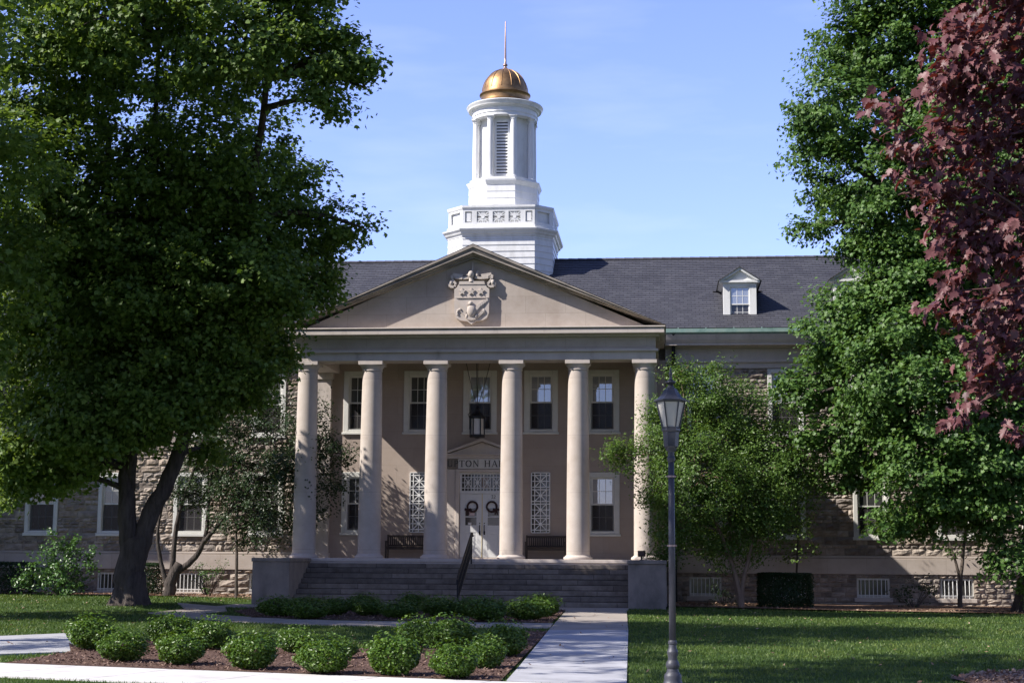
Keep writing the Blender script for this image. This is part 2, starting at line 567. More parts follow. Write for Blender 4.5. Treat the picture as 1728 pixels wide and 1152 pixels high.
# ------------------------------------------------------------------ the setting
def axis(lo, hi, mid0, mid1, step):
    far = [lo, lo * .5, lo * .25]
    a = [v for v in far if v < mid0 - 5] + list(np.arange(mid0, mid1 + .01, step)) + [v for v in (hi * .25, hi * .5, hi) if v > mid1 + 5]
    return a
gx, gy = axis(-900, 900, -40, 40, 1.0), axis(-900, 900, -60, 16, 1.0)
mb = MB()
vs = [(x, y, ground(x, y)) for y in gy for x in gx]
nx = len(gx)
fs = [(j * nx + i, j * nx + i + 1, (j + 1) * nx + i + 1, (j + 1) * nx + i) for j in range(len(gy) - 1) for i in range(nx - 1)]
mb.add(vs, fs)
tag(part('ground', mb, GRASSG, None, True), kind='structure')

def slabs(name, L, Rr, m, up=.03, gap=.022, sub=1):
    """paving between two edge lines, laid as separate slabs with open joints"""
    b = MB()
    for i in range(len(L) - 1):
        P = [Vector((*q, 0)) for q in (L[i], Rr[i], Rr[i + 1], L[i + 1])]
        for k in range(sub):
            t0, t1 = k / sub, (k + 1) / sub
            q = [P[0].lerp(P[3], t0), P[1].lerp(P[2], t0), P[1].lerp(P[2], t1), P[0].lerp(P[3], t1)]
            d = (q[3] - q[0]).normalized() * gap / 2
            q = [q[0] + d, q[1] + d, q[2] - d, q[3] - d]
            top = [(v.x, v.y, ground(v.x, v.y) + up) for v in q]
            bot = [(v.x, v.y, ground(v.x, v.y) - .08) for v in q]
            b.loft([bot, top])
    return tag(part(name, b, m), kind='structure')

def seg(a, b, n):
    return [(a[0] + (b[0] - a[0]) * i / n, a[1] + (b[1] - a[1]) * i / n) for i in range(n + 1)]

SWD = Vector((8.36, -2.35, 0)).normalized()
def swp(t, o):
    p = Vector((-3.81, -30.92, 0)) + SWD * t + Vector((SWD.y, -SWD.x, 0)) * o
    return (p.x, p.y)
sw_far = [swp(-30 + 1.75 * i, 0) for i in range(36)]
sw_near = [swp(-30 + 1.75 * i, 2.25) for i in range(36)]
slabs('sidewalk', sw_near, sw_far, CONC, .025)
WL = [(4.58, -33.2), (4.10, -18.6)]
WR = [(6.28, -33.7), (5.95, -18.2)]
slabs('entrance_walk', [WL[0], WL[1]], [WR[0], WR[1]], CONC2, .03, .022, 9)
slabs('upper_walk', [(4.10, -18.6), (3.72, -5.9)], [(5.95, -18.2), (5.62, -5.9)], TANW, .03, .008, 3)
slabs('step_landing_walk', [(-7.6, -5.9), (5.65, -5.9)], [(-7.6, -3.7), (5.65, -3.7)], TANW, .034, .008, 1)
slabs('side_path', [(-5.9, -21.8), (-8.5, -25.5), (-14, -29.3)][::-1], [(-3.7, -28.0), (-6.2, -30.2), (-12.2, -32.0)][::-1], CONC2, .028, .012, 2)
slabs('garden_path', [(-6.6, -13.3), (-4.4, -15.9), (-1.9, -17.0), (.6, -17.4), (4.05, -17.5)], [(-7.3, -10.6), (-3.9, -13.6), (-1.8, -14.6), (.4, -14.9), (3.95, -14.9)], TANW, .024, .01, 2)
slabs('garden_path_branch', [(-6.6, -13.0), (-6.3, -9.2), (-7.3, -5.9)], [(-8.0, -11.4), (-7.8, -8.6), (-8.9, -5.9)], TANW, .022, .01, 1)

def bed(name, poly, m, up=.012):
    b = MB()
    b.add([(x, y, ground(x, y) + up) for x, y in poly], [tuple(range(len(poly)))])
    o = part(name, b, m)
    return tag(o, kind='structure')
BED_FRONT = [(-3.72, -30.98), (4.5, -33.22), (4.12, -19.2), (3.55, -19.2), (3.6, -23.0), (2.9, -25.0), (1.2, -26.6), (-1.2, -26.2), (-2.6, -24.8), (-3.9, -24.6), (-4.6, -26.0), (-3.75, -28.1)]
BED_BACK = [(-4.4, -13.4), (-1.9, -14.4), (.4, -14.7), (3.9, -14.8), (3.7, -6.0), (-6.0, -6.0), (-6.1, -9.2)]
BED_LEFT = [(-26, 2.6), (-14.2, 2.2), (-11, 1.0), (-7.0, .8), (-7.0, 3.8), (-26, 3.8)]
BED_RIGHT = [(6.95, -1.6), (14, -2.4), (19, -3.6), (26, -4), (26, 3.8), (6.95, 3.8)]
BED_RED = [(11.0, -31.4), (11.6, -30.2), (12.8, -29.4), (16, -29.6), (16, -34), (11.3, -34)]
bed('front_mulch_bed', BED_FRONT, MULCH, .03)
bed('rear_mulch_bed', BED_BACK, MULCH, .03)
bed('left_leaf_bed', BED_LEFT, LITTER, .05)
bed('right_leaf_bed', BED_RIGHT, LITTER, .05)
bed('straw_patch', BED_RED, LITTER, .03)

def inside(P, poly):
    x, y = P[:, 0], P[:, 1]
    r = np.zeros(len(P), bool)
    n = len(poly)
    for i in range(n):
        x1, y1 = poly[i]
        x2, y2 = poly[(i + 1) % n]
        if y1 == y2:
            continue
        c = ((y1 > y) != (y2 > y)) & (x < (x2 - x1) * (y - y1) / (y2 - y1) + x1)
        r ^= c
    return r
PAVED = [[WL[0], WR[0], WR[1], (5.62, -3.5), (3.72, -3.5), WL[1]], sw_far + sw_near[::-1],
         [(-14, -29.3), (-8.5, -25.5), (-5.9, -21.8), (-3.7, -28.0), (-6.2, -30.2), (-12.2, -32.0)],
         [(-6.6, -13.3), (-4.4, -15.9), (-1.9, -17.0), (.6, -17.4), (4.05, -17.5), (3.95, -14.9), (.4, -14.9), (-1.8, -14.6), (-3.9, -13.6), (-7.3, -10.6)],
         [(-6.6, -13.0), (-6.3, -9.2), (-7.3, -5.9), (-8.9, -5.9), (-7.8, -8.6), (-8.0, -11.4)], [(-8.9, -5.9), (5.65, -5.9), (5.65, -3.7), (-8.9, -3.7)]]
BEDS = [BED_FRONT, BED_BACK, BED_LEFT, BED_RIGHT, BED_RED]
GV = np.vectorize(ground)

def np_mesh(name, V, nv, nf_idx, m, parent=None, smooth=False, uv=None):
    """V: (N, nv, 3) instances, nf_idx: list of faces (tri or quad, same size)"""
    N = V.shape[0]
    fi = np.array(nf_idx)
    k = fi.shape[1]
    idx = (np.arange(N)[:, None, None] * nv + fi[None]).reshape(-1)
    me = bpy.data.meshes.new(name)
    me.vertices.add(N * nv)
    me.vertices.foreach_set('co', V.reshape(-1).astype(np.float32))
    nl = len(idx)
    me.loops.add(nl)
    me.loops.foreach_set('vertex_index', idx.astype(np.int32))
    npoly = nl // k
    me.polygons.add(npoly)
    me.polygons.foreach_set('loop_start', np.arange(0, nl, k, dtype=np.int32))
    try:
        me.polygons.foreach_set('loop_total', np.full(npoly, k, dtype=np.int32))
    except Exception:
        pass
    me.update(calc_edges=True)
    me.validate()
    return link(name, me, m, parent, smooth)

def grass():
    pts = []
    for (x0, x1, y0, y1, n) in ((-9, 14, -35, -24, 90000), (-14, 16, -24, -12, 70000), (-22, 22, -12, 3, 60000)):
        P = np.stack([RNG.uniform(x0, x1, n), RNG.uniform(y0, y1, n)], 1)
        pts.append(P)
    P = np.concatenate(pts)
    ok = np.ones(len(P), bool)
    J = P + RNG.normal(0, .045, P.shape)
    for q in PAVED + BEDS:
        ok &= ~inside(J, q)
    ok &= ~((P[:, 0] > -7.9) & (P[:, 0] < 7.0) & (P[:, 1] > -3.9))
    P = P[ok]
    n = len(P)
    z = GV(P[:, 0], P[:, 1])
    far = np.clip((P[:, 1] + 35) / 35, 0, 1)
    h = RNG.uniform(.02, .055, n) * (1 + .3 * far)
    wd = RNG.uniform(.005, .010, n) * (1 + 1.8 * far)
    a = RNG.uniform(0, 2 * PI, n)
    ln = RNG.normal(0, .5, (n, 2)) * h[:, None]
    V = np.zeros((n, 3, 3))
    V[:, 0] = np.stack([P[:, 0] - np.cos(a) * wd, P[:, 1] - np.sin(a) * wd, z - .005], 1)
    V[:, 1] = np.stack([P[:, 0] + np.cos(a) * wd, P[:, 1] + np.sin(a) * wd, z - .005], 1)
    V[:, 2] = np.stack([P[:, 0] + ln[:, 0], P[:, 1] + ln[:, 1], z + h], 1)
    o = np_mesh('grass', V, 3, [(0, 1, 2)], BLADE)
    tag(o, 'short green lawn grass around the walks and beds', 'grass', kind='stuff')
grass()

def frames(nrm, spin):
    """orthonormal frames (t, b, n) for many leaf normals"""
    n = nrm / np.linalg.norm(nrm, axis=1, keepdims=True)
    ref = np.where(np.abs(n[:, 2:3]) > .9, np.array([[1., 0, 0]]), np.array([[0, 0, 1.]]))
    t = np.cross(ref, n)
    t /= np.linalg.norm(t, axis=1, keepdims=True)
    b = np.cross(n, t)
    c, s_ = np.cos(spin)[:, None], np.sin(spin)[:, None]
    return t * c + b * s_, -t * s_ + b * c, n

def chips(name, poly, n, m, s0, s1, label, up=.035):
    xs, ys = [p[0] for p in poly], [p[1] for p in poly]
    P = np.stack([RNG.uniform(min(xs), max(xs), n), RNG.uniform(min(ys), max(ys), n)], 1)
    P = P[inside(P, poly)]
    n = len(P)
    C = np.stack([P[:, 0], P[:, 1], GV(P[:, 0], P[:, 1]) + up + RNG.uniform(0, .03, n)], 1)
    nr = np.stack([RNG.normal(0, .5, n), RNG.normal(0, .5, n), np.ones(n)], 1)
    t, b, _ = frames(nr, RNG.uniform(0, 6.28, n))
    sz = RNG.uniform(s0, s1, n)[:, None]
    V = np.stack([C - t * sz, C - b * sz * .45, C + t * sz, C + b * sz * .45], 1)
    tag(np_mesh(name, V, 4, [(0, 1, 2, 3)], m), label, 'mulch', kind='stuff')
chips('mulch_chips', BED_FRONT, 16000, CHIP, .015, .04, 'loose brown bark chips covering the front bush bed', .035)
chips('mulch_chips', BED_BACK, 6000, CHIP, .02, .05, 'loose brown bark chips under the rear bush bed', .035)
chips('fallen_leaves', BED_LEFT, 5000, LCHIP, .03, .07, 'tan and red fallen leaves along the left stone wall', .055)
chips('fallen_leaves', BED_RIGHT, 4000, LCHIP, .03, .07, 'tan fallen leaves along the right stone wall', .055)
chips('fallen_straw', BED_RED, 5000, LCHIP, .02, .06, 'reddish straw and dry leaves on the lawn by the crimson maple', .04)

LAWN = [(-16, -24), (14, -34), (16, -3), (-16, 0)]
chips('fallen_leaves', LAWN, 900, LCHIP, .02, .05, 'scattered dry leaves lying on the lawn and walks', .04)

# ------------------------------------------------------------------ the building
HALL = empty('college_hall', (0, 0, .1), 'pale stone college hall with six column portico, slate roof and white domed cupola', 'building')
HALL.location = (0, 0, 0)
FLOOR = 1.75
WY = 3.4        # portico back wall
SY = 3.9        # rubble wing walls

def wall_holes(name, x0, x1, z0, z1, y, depth, holes, m, parent=HALL):
    xs = sorted({x0, x1, *[v for h in holes for v in h[:2]]})
    zs = sorted({z0, z1, *[v for h in holes for v in h[2:]]})
    xs = [v for v in xs if x0 <= v <= x1]
    zs = [v for v in zs if z0 <= v <= z1]
    b = MB()
    for i in range(len(xs) - 1):
        for j in range(len(zs) - 1):
            cx, cz = (xs[i] + xs[i + 1]) / 2, (zs[j] + zs[j + 1]) / 2
            if any(h[0] < cx < h[1] and h[2] < cz < h[3] for h in holes):
                continue
            b.add([(xs[i], y, zs[j]), (xs[i + 1], y, zs[j]), (xs[i + 1], y, zs[j + 1]), (xs[i], y, zs[j + 1])], [(0, 1, 2, 3)])
    for h in holes:
        a0, a1, c0, c1 = h
        q = [(a0, c0), (a1, c0), (a1, c1), (a0, c1)]
        for k in range(4):
            p, r = q[k], q[(k + 1) % 4]
            b.add([(p[0], y, p[1]), (r[0], y, r[1]), (r[0], y + depth, r[1]), (p[0], y + depth, p[1])], [(0, 1, 2, 3)])
    me = bpy.data.meshes.new(name)
    me.from_pydata(b.v, [], b.f)
    return link(name, me, m, parent)

def window(xc, zb, zt, wdt, y, fr, kind_up, kind_lo, proud=.05, cols=3, rows=2, sill=True, paint=None, stool=.0):
    """double-hung window: frame > two sashes, two panes, sill"""
    paint = paint or WHITEW
    x0, x1 = xc - wdt / 2, xc + wdt / 2
    b = MB()
    b.box(x0, x0 + fr, y - proud, y + .14, zb, zt, .012)
    b.box(x1 - fr, x1, y - proud, y + .14, zb, zt, .012)
    b.box(x0 + fr, x1 - fr, y - proud + .003, y + .14, zt - fr, zt, .012)
    b.box(x0 + fr, x1 - fr, y - proud + .003, y + .14, zb, zb + fr * .55, .012)
    # inner stop bead
    i0, i1, j0, j1 = x0 + fr, x1 - fr, zb + fr * .55, zt - fr
    b.box(i0, i0 + .03, y + .0, y + .12, j0, j1)
    b.box(i1 - .03, i1, y + .0, y + .12, j0, j1)
    f = part('window', b, paint, HALL)
    zm = (j0 + j1) / 2
    for (a0, a1, yy, gl, up) in ((zm - .03, j1, y + .03, kind_up, True), (j0, zm + .03, y + .075, kind_lo, False)):
        s_ = MB()
        e = .055
        s_.box(i0 + .03, i0 + .03 + e, yy, yy + .04, a0, a1)
        s_.box(i1 - .03 - e, i1 - .03, yy, yy + .04, a0, a1)
        s_.box(i0 + .03 + e, i1 - .03 - e, yy + .001, yy + .04, a1 - e, a1)
        s_.box(i0 + .03 + e, i1 - .03 - e, yy + .001, yy + .04, a0, a0 + e)
        gx0, gx1, gz0, gz1 = i0 + .03 + e, i1 - .03 - e, a0 + e, a1 - e
        mw = .022
        for k in range(1, cols):
            xx = gx0 + (gx1 - gx0) * k / cols
            s_.box(xx - mw / 2, xx + mw / 2, yy + .006, yy + .034, gz0, gz1)
        for k in range(1, rows):
            zz = gz0 + (gz1 - gz0) * k / rows
            s_.box(gx0, gx1, yy + .008, yy + .032, zz - mw / 2, zz + mw / 2)
        part('sash', s_, paint, f)
        g = MB()
        g.box(gx0 - .01, gx1 + .01, yy + .018, yy + .024, gz0 - .01, gz1 + .01)
        part('pane', g, gl, f)
        if not up:
            g = MB()   # insect screen frame in front of the lower sash
            g.add([(i0 + .03, y + .062, j0), (i1 - .03, y + .062, j0), (i1 - .03, y + .062, zm - .04), (i0 + .03, y + .062, zm - .04)], [(0, 1, 2, 3)])
            part('insect_screen', g, SCREEN, f)
    if sill:
        g = MB()
        g.box(x0 - .04, x1 + .04, y - proud - .05, y + .1, zb - .09 - stool, zb - .004, .012)
        part('sill', g, paint, f)
    # dark room behind
    return f

def screen_mat():
    m = bpy.data.materials.new('insect_screen_mesh')
    t, n, l = nodes(m)
    out = n.new('ShaderNodeOutputMaterial')
    d = n.new('ShaderNodeBsdfDiffuse')
    d.inputs['Color'].default_value = (.05, .047, .05, 1)
    tr = n.new('ShaderNodeBsdfTransparent')
    mxs = n.new('ShaderNodeMixShader')
    mxs.inputs[0].default_value = .62
    l.new(tr.outputs[0], mxs.inputs[1])
    l.new(d.outputs[0], mxs.inputs[2])
    l.new(mxs.outputs[0], out.inputs['Surface'])
    return m
SCREEN = screen_mat()

# --- portico back wall with its openings
UPW = [-4.87, -2.51, -.2, 2.155, 4.5]
WW = 1.30
holes = []
for x in UPW:
    holes.append((x - WW / 2 + .05, x + WW / 2 - .05, 6.62, 8.9))
for x in (UPW[0], UPW[4]):
    holes.append((x - WW / 2 + .05, x + WW / 2 - .05, 2.76, 4.98))
DX = -.08
holes.append((DX - .86, DX + .86, FLOOR, 5.02))
GRX = [-2.51, 2.155]
for x in GRX:
    holes.append((x - .34, x + .34, 2.76, 5.0))
wall_holes('portico_wall', -6.9, 6.9, FLOOR - .02, 9.3, WY, .22, holes, WALLB)
b = MB()
b.box(-6.9, 6.9, WY + .225, WY + .30, FLOOR, 9.3)
part('wall_backing', b, mat('dark_interior', [(.012, .011, .011), (.02, .018, .018)], 2, .9), HALL)
KU = [GLASS_MID, GLASS_MID, GLASS_UP, GLASS_UP, GLASS_UP]
for i, x in enumerate(UPW):
    window(x, 6.56, 8.94, WW, WY, .20, KU[i], GLASS_DK, .04)
window(UPW[0], 2.71, 5.03, WW, WY, .20, GLASS_MID, GLASS_DK, .04)
window(UPW[4], 2.71, 5.03, WW, WY, .20, GLASS_UP, GLASS_DK, .04)

# --- lattice grilles either side of the door and in the transom
def star_cell(b, x0, x1, z0, z1, y, t=.035, d=.04):
    xc, zc = (x0 + x1) / 2, (z0 + z1) / 2
    b.bar((x0, y, z0), (x1, y, z1), t, d)
    b.bar((x0, y + .001, z1), (x1, y + .001, z0), t, d)
    b.bar((xc, y + .002, z0), (xc, y + .002, z1), t * .8, d)
    b.bar((x0, y + .003, zc), (x1, y + .003, zc), t * .8, d)
    b.tube([(xc, y - d / 2 - .004, zc), (xc, y + .02, zc)], .055, 12)

for x in GRX:
    b = MB()
    x0, x1, z0, z1 = x - .35, x + .35, 2.75, 5.01
    y = WY - .02
    t = .035
    for xx in (x0, x1):
        b.box(xx - t / 2, xx + t / 2, y - .04, y + .06, z0, z1)
    for zz in (z0, z1):
        b.box(x0 + t / 2, x1 - t / 2, y - .038, y + .06, zz - t / 2, zz + t / 2)
    ix0, ix1 = x0 + .125, x1 - .125
    for xx in (ix0, ix1):
        b.box(xx - t / 2, xx + t / 2, y - .03, y + .03, z0 + t / 2, z1 - t / 2)
    cell = (z1 - z0 - .10) / 4
    for k in range(4):
        c0 = z0 + .10 + k * cell
        c1 = c0 + cell - .10
        for zz in (c0, c1):
            b.box(x0 + t / 2, ix0 - t / 2, y - .028, y + .028, zz - t / 2, zz + t / 2)
            b.box(ix1 + t / 2, x1 - t / 2, y - .028, y + .028, zz - t / 2, zz + t / 2)
            b.box(ix0 + t / 2, ix1 - t / 2, y - .028, y + .028, zz - t / 2, zz + t / 2)
        zc = (c0 + c1) / 2
        b.box(x0 + t / 2, ix0 - t / 2, y - .026, y + .026, zc - .014, zc + .014)
        b.box(ix1 + t / 2, x1 - t / 2, y - .026, y + .026, zc - .014, zc + .014)
        b.box(x - .014, x + .014, y - .026, y + .026, c1 + t / 2, c1 + .10 - t / 2)
        star_cell(b, ix0 + t / 2, ix1 - t / 2, c0 + t / 2, c1 - t / 2, y)
    b.box(x - .014, x + .014, y - .026, y + .026, z0 + t / 2, z0 + .10 - t / 2)
    gr = part('lattice_grille', b, WHITE, HALL)
    b = MB()
    b.box(x - .335, x + .335, WY + .12, WY + .126, 2.77, 4.99)
    part('pane', b, GLASS_DK, gr)

# --- entrance: doors, transom, surround, name panel, small pediment
b = MB()
yd = WY - .02
for sx in (-1, 1):
    b.box(*sorted((DX + sx * .86, DX + sx * 1.02)), yd - .14, WY + .2, FLOOR, 5.02, .015)
    b.box(*sorted((DX + sx * 1.02, DX + sx * 1.38)), yd - .09, WY - .002, FLOOR, 5.14, .012)
b.box(DX - 1.02, DX + 1.02, yd - .14, WY + .2, 5.02, 5.14, .015)
b.box(DX - 1.46, DX + 1.46, yd - .16, WY - .002, 5.545, 5.66, .012)
b.box(DX - 1.52, DX + 1.52, yd - .24, WY - .002, 5.66, 5.72, .012)
b.prism([(DX - 1.30, 5.72), (DX + 1.30, 5.72), (DX, 6.16)], yd - .10, WY - .002)
for sx in (-1, 1):
    n_ = Vector((-sx * .0, 0, 0))
    b.prism([(DX + sx * 1.56, 5.725), (DX + sx * 1.38, 5.725), (DX, 6.19), (DX, 6.31)], yd - .26 + (.003 if sx > 0 else 0), WY - .003)
surround = part('door_surround', b, LIMEP, HALL)
b = MB()
b.box(DX - .92, DX + 1.40, yd - .12, WY - .004, 5.16, 5.53, .008)
nm = part('name_panel', b, SIGNST, HALL)
b = MB()
b.box(DX - 1.40, DX - .923, yd - .12, WY - .004, 5.16, 5.53, .008)  # left end of the name panel, in a darker brown
o = part('brown_panel_end', b, SIGNDK, nm)
o['label'] = 'brown left end of the name panel'

def letter(ch, x, z, h, y, mb_):
    """roman capital from thick and thin strokes with serifs; returns advance"""
    T, t = .155 * h, .075 * h
    d = .012
    def bar_(x0, z0, x1, z1, wd):
        mb_.bar((x + x0 * h, y, z + z0 * h), (x + x1 * h, y, z + z1 * h), wd, d)
    def serif(xc, zc, wd=.34):
        mb_.bar((x + (xc - wd / 2) * h, y - .001, z + zc * h), (x + (xc + wd / 2) * h, y - .001, z + zc * h), .055 * h, d)
    def arc(xc, zc, rx, rz, a0, a1, w0=T, w1=t, n=14):
        P = []
        for k in range(n + 1):
            a = R(a0 + (a1 - a0) * k / n)
            P.append((xc + rx * math.cos(a), zc + rz * math.sin(a), abs(math.cos(a)) * w0 + abs(math.sin(a)) * w1))
        for k in range(n):
            mb_.bar((x + P[k][0] * h, y + .0005 * (k % 2), z + P[k][1] * h), (x + P[k + 1][0] * h, y + .0005 * (k % 2), z + P[k + 1][1] * h), (P[k][2] + P[k + 1][2]) / 2, d)
    if ch == 'U':
        bar_(.17, .3, .17, 1, T); bar_(.73, .3, .73, 1, t); arc(.45, .32, .28, .29, 180, 360)
        serif(.17, .97); serif(.73, .97, .26); return .92 * h
    if ch == 'P':
        bar_(.15, 0, .15, 1, T); arc(.2, .73, .38, .24, -90, 90); serif(.15, .03); bar_(.05, .97, .25, .97, t); return .68 * h
    if ch == 'T':
        bar_(.38, 0, .38, 1, T); bar_(.0, .96, .76, .96, t); bar_(.03, .8, .03, .98, t); bar_(.73, .8, .73, .98, t); serif(.38, .03); return .80 * h
    if ch == 'O':
        arc(.46, .5, .39, .46, 0, 360, n=28); return .97 * h
    if ch == 'N':
        bar_(.14, 0, .14, 1, t); bar_(.78, 0, .78, 1, t); bar_(.14, .98, .78, .05, T); serif(.14, .03, .28); serif(.78, .97, .28); return .97 * h
    if ch == 'H':
        bar_(.16, 0, .16, 1, T); bar_(.78, 0, .78, 1, T); bar_(.16, .52, .78, .52, t)
        for q in (.16, .78):
            serif(q, .03); serif(q, .97)
        return 1.0 * h
    if ch == 'A':
        bar_(.08, 0, .42, .98, t); bar_(.42, .98, .78, 0, T); bar_(.2, .34, .64, .34, t); serif(.08, .03, .26); serif(.78, .03); return .9 * h
    if ch == 'L':
        bar_(.15, 0, .15, 1, T); bar_(.15, .04, .66, .04, t); bar_(.66, 0, .66, .2, t); serif(.15, .97); return .74 * h
    return .5 * h
xx = DX - 1.345
for ch in 'UPTON HALL':
    b = MB()
    xx += letter(ch, xx, 5.225, .25, yd - .128, b) + .037
    if b.v:
        part('letter', b, LETTER, nm)

# transom lattice
b = MB()
tx0, tx1, tz0, tz1 = DX - .86, DX + .86, 4.22, 5.02
y = WY + .02
b.box(tx0, tx1, y - .03, y + .05, tz0, tz0 + .10)
b.box(tx0, tx1, y - .03, y + .05, tz1 - .07, tz1)
for xx in (tx0, tx1 - .07):
    b.box(xx, xx + .07, y - .031, y + .05, tz0 + .1, tz1 - .07)
ux0, ux1, uz0, uz1 = tx0 + .07, tx1 - .07, tz0 + .10, tz1 - .07
t = .03
iz0, iz1 = uz0 + .11, uz1 - .11
for zz in (iz0, iz1):
    b.box(ux0, ux1, y - .02, y + .02, zz - t / 2, zz + t / 2)
nc = 4
cw = (ux1 - ux0 - .11) / nc
for k in range(nc):
    a0 = ux0 + .11 + k * cw
    a1 = a0 + cw - .11
    star_cell(b, a0, a1, iz0 + t / 2, iz1 - t / 2, y, .03)
    for xx in (a0, a1):
        b.box(xx - t / 2, xx + t / 2, y - .019, y + .019, uz0, uz1)
    xc = (a0 + a1) / 2
    for (p, q) in ((uz0, iz0 - t / 2), (iz1 + t / 2, uz1)):
        b.box(xc - .012, xc + .012, y - .018, y + .018, p, q)
zc = (iz0 + iz1) / 2
b.box(ux0, ux0 + .11 - t / 2, y - .018, y + .018, zc - .012, zc + .012)
tr = part('transom', b, DOORW, HALL)
b = MB()
b.box(tx0 + .02, tx1 - .02, WY + .1, WY + .106, tz0, tz1)
part('pane', b, GLASS_DK, tr)
b = MB()
b.box(DX - .02, DX + .22, WY + .09, WY + .095, 4.42, 4.86)  # plain buff sheet behind part of the transom lattice
part('buff_curtain', b, STAINST, tr)

DZ0, DZ1 = FLOOR + .06, 4.215
b = MB()
b.box(DX - .86, DX + .86, WY - .02, WY + .2, FLOOR + .003, FLOOR + .055)
part('threshold', b, LIMEP, HALL)
for sx in (-1, 1):
    x0, x1 = sorted((DX + sx * .008, DX + sx * .855))
    b = MB()
    y0, y1 = WY + .03, WY + .08
    xa, xb = x0 + .21, x1 - .21          # glass
    g0, g1 = 3.02, 3.66
    st = .21
    b.box(x0, x0 + st, y0, y1, DZ0, DZ1, .004)
    b.box(x1 - st, x1, y0, y1, DZ0, DZ1, .004)
    b.box(x0 + st, x1 - st, y0 + .001, y1, 3.95, DZ1, .004)
    b.box(x0 + st, x1 - st, y0 + .012, y1, g1, 3.95)
    b.box(x0 + st, x1 - st, y0 + .001, y1, 2.75, g0, .004)
    b.box(x0 + st, x1 - st, y0 + .001, y1, 3.32, 3.36)
    b.box(x0 + st, x1 - st, y0 + .001, y1, DZ0, 2.08, .004)
    b.box(x0 + st, x1 - st, y0 + .016, y1, 2.08, 2.75)
    b.box(x0 + st + .06, x1 - st - .06, y0 + .004, y0 + .02, 2.14, 2.69, .012)
    d_ = part('door', b, DOORW, HALL)
    b = MB()
    b.box(xa, xb, y0 + .02, y0 + .026, g0, 3.32)
    b.box(xa, xb, y0 + .02, y0 + .026, 3.36, g1)
    part('pane', b, GLASS_DK, d_)
    b = MB()
    hx = DX + sx * .09
    b.tube([(hx, y0 - .0, 2.72), (hx, y0 - .06, 2.74), (hx, y0 - .06, 3.0), (hx, y0, 3.02)], .016, 8)
    b.box(hx - .03, hx + .03, y0 - .012, y0 + .0, 2.66, 2.80)
    b.tube([(hx, y0 - .02, 3.1), (hx, y0, 3.1)], .022, 10)
    part('handle', b, DARKMETAL, d_)
    if sx < 0:
        b = MB()
        b.box(DX - .012, DX + .012, y0 - .012, y0 + .03, DZ0, DZ1)
        part('astragal', b, BRASS, d_)
    else:
        b = MB()
        def digit(poly, ox):
            for k in range(len(poly) - 1):
                b.bar((ox + poly[k][0] * .07, y0 - .003, 4.04 + poly[k][1] * .12), (ox + poly[k + 1][0] * .07, y0 - .003, 4.04 + poly[k + 1][1] * .12), .016, .008)
        ox = (x0 + x1) / 2 - .09
        digit([(0, 1), (1, 1), (.45, .58), (1, .3), (.8, .02), (0, .0)], ox)
        digit([(0, .8), (.5, 1), (1, .75), (0, 0), (1, 0)], ox + .1)
        part('house_number', b, LETTER, d_)

# --- porch floor, steps, cheek walls
NR = 9
RH, TD = (FLOOR - .16) / NR, .345
b = MB()
b.box(-6.95, 6.95, -.74, WY + .02, FLOOR - .12, FLOOR, .01)
b.box(-6.9, 6.9, -.70, WY, 0, FLOOR - .121)
part('porch_floor', b, LIMEP, HALL)
st_ = None
b = MB()
for k in range(1, NR):
    zt = FLOOR - RH * k
    yf = -.74 - TD * k
    b.box(-5.72, 5.61, yf, -.72 - TD * (k - 1) + .06, zt - RH + (.0 if k < NR - 1 else -.1), zt, .012)
part('front_steps', b, STEPM, HALL)
for (a, c, lab) in ((-7.0, -5.73, None), (5.62, 6.86, None)):
    b = MB()
    b.box(a, c, -3.85, -.75, -.1, FLOOR - .14, .01)
    b.box(a - .03, c + .03, -3.9, -.745, FLOOR - .14, FLOOR - .01, .015)
    part('cheek_wall', b, CHEEK, HALL)

# --- columns
prof = []
CB, CT = FLOOR + .15, 8.50
for k in range(17):
    q = k / 16
    r = .415 - .06 * (q ** 1.7)
    prof.append((r, CB + (CT - CB) * q))
base_prof = [(.50, FLOOR), (.515, FLOOR + .02), (.52, FLOOR + .05), (.505, FLOOR + .09), (.46, FLOOR + .105), (.445, FLOOR + .13), (.42, FLOOR + .15)]
cap_prof = [(.356, 8.49), (.385, 8.50), (.385, 8.53), (.36, 8.54), (.37, 8.58), (.41, 8.64), (.445, 8.69), (.455, 8.705)]
A, B = 1.37, 2.394
CX = [-(A + 2 * B), -(A + B), -A, A, A + B, A + 2 * B]
def make_column():
    b = MB()
    b.lathe(prof, 40)
    sh = part('column', b, COLST, HALL, auto=40)
    b = MB(); b.lathe(base_prof, 40)
    part('base', b, LIMEP, sh, auto=50)
    b = MB(); b.lathe(cap_prof, 40)
    b.box(-.445, .445, -.445, .445, 8.706, 8.842, .008)
    part('capital', b, LIMEP, sh, auto=40)
    return sh
c0 = make_column()
for i, x in enumerate(CX):
    o = c0 if i == 0 else copy_tree(c0, HALL)
    o.location = (x, 0, 0)
# pilasters against the wall
for x in (-6.28, 6.28):
    b = MB()
    b.box(x - .30, x + .30, WY - .2, WY - .002, FLOOR, 8.6, .01)
    b.box(x - .36, x + .36, WY - .26, WY - .002, 8.6, 8.845, .01)
    b.box(x - .36, x + .36, WY - .26, WY - .002, FLOOR + .002, FLOOR + .2, .01)
    part('pilaster', b, LIMEP, HALL)

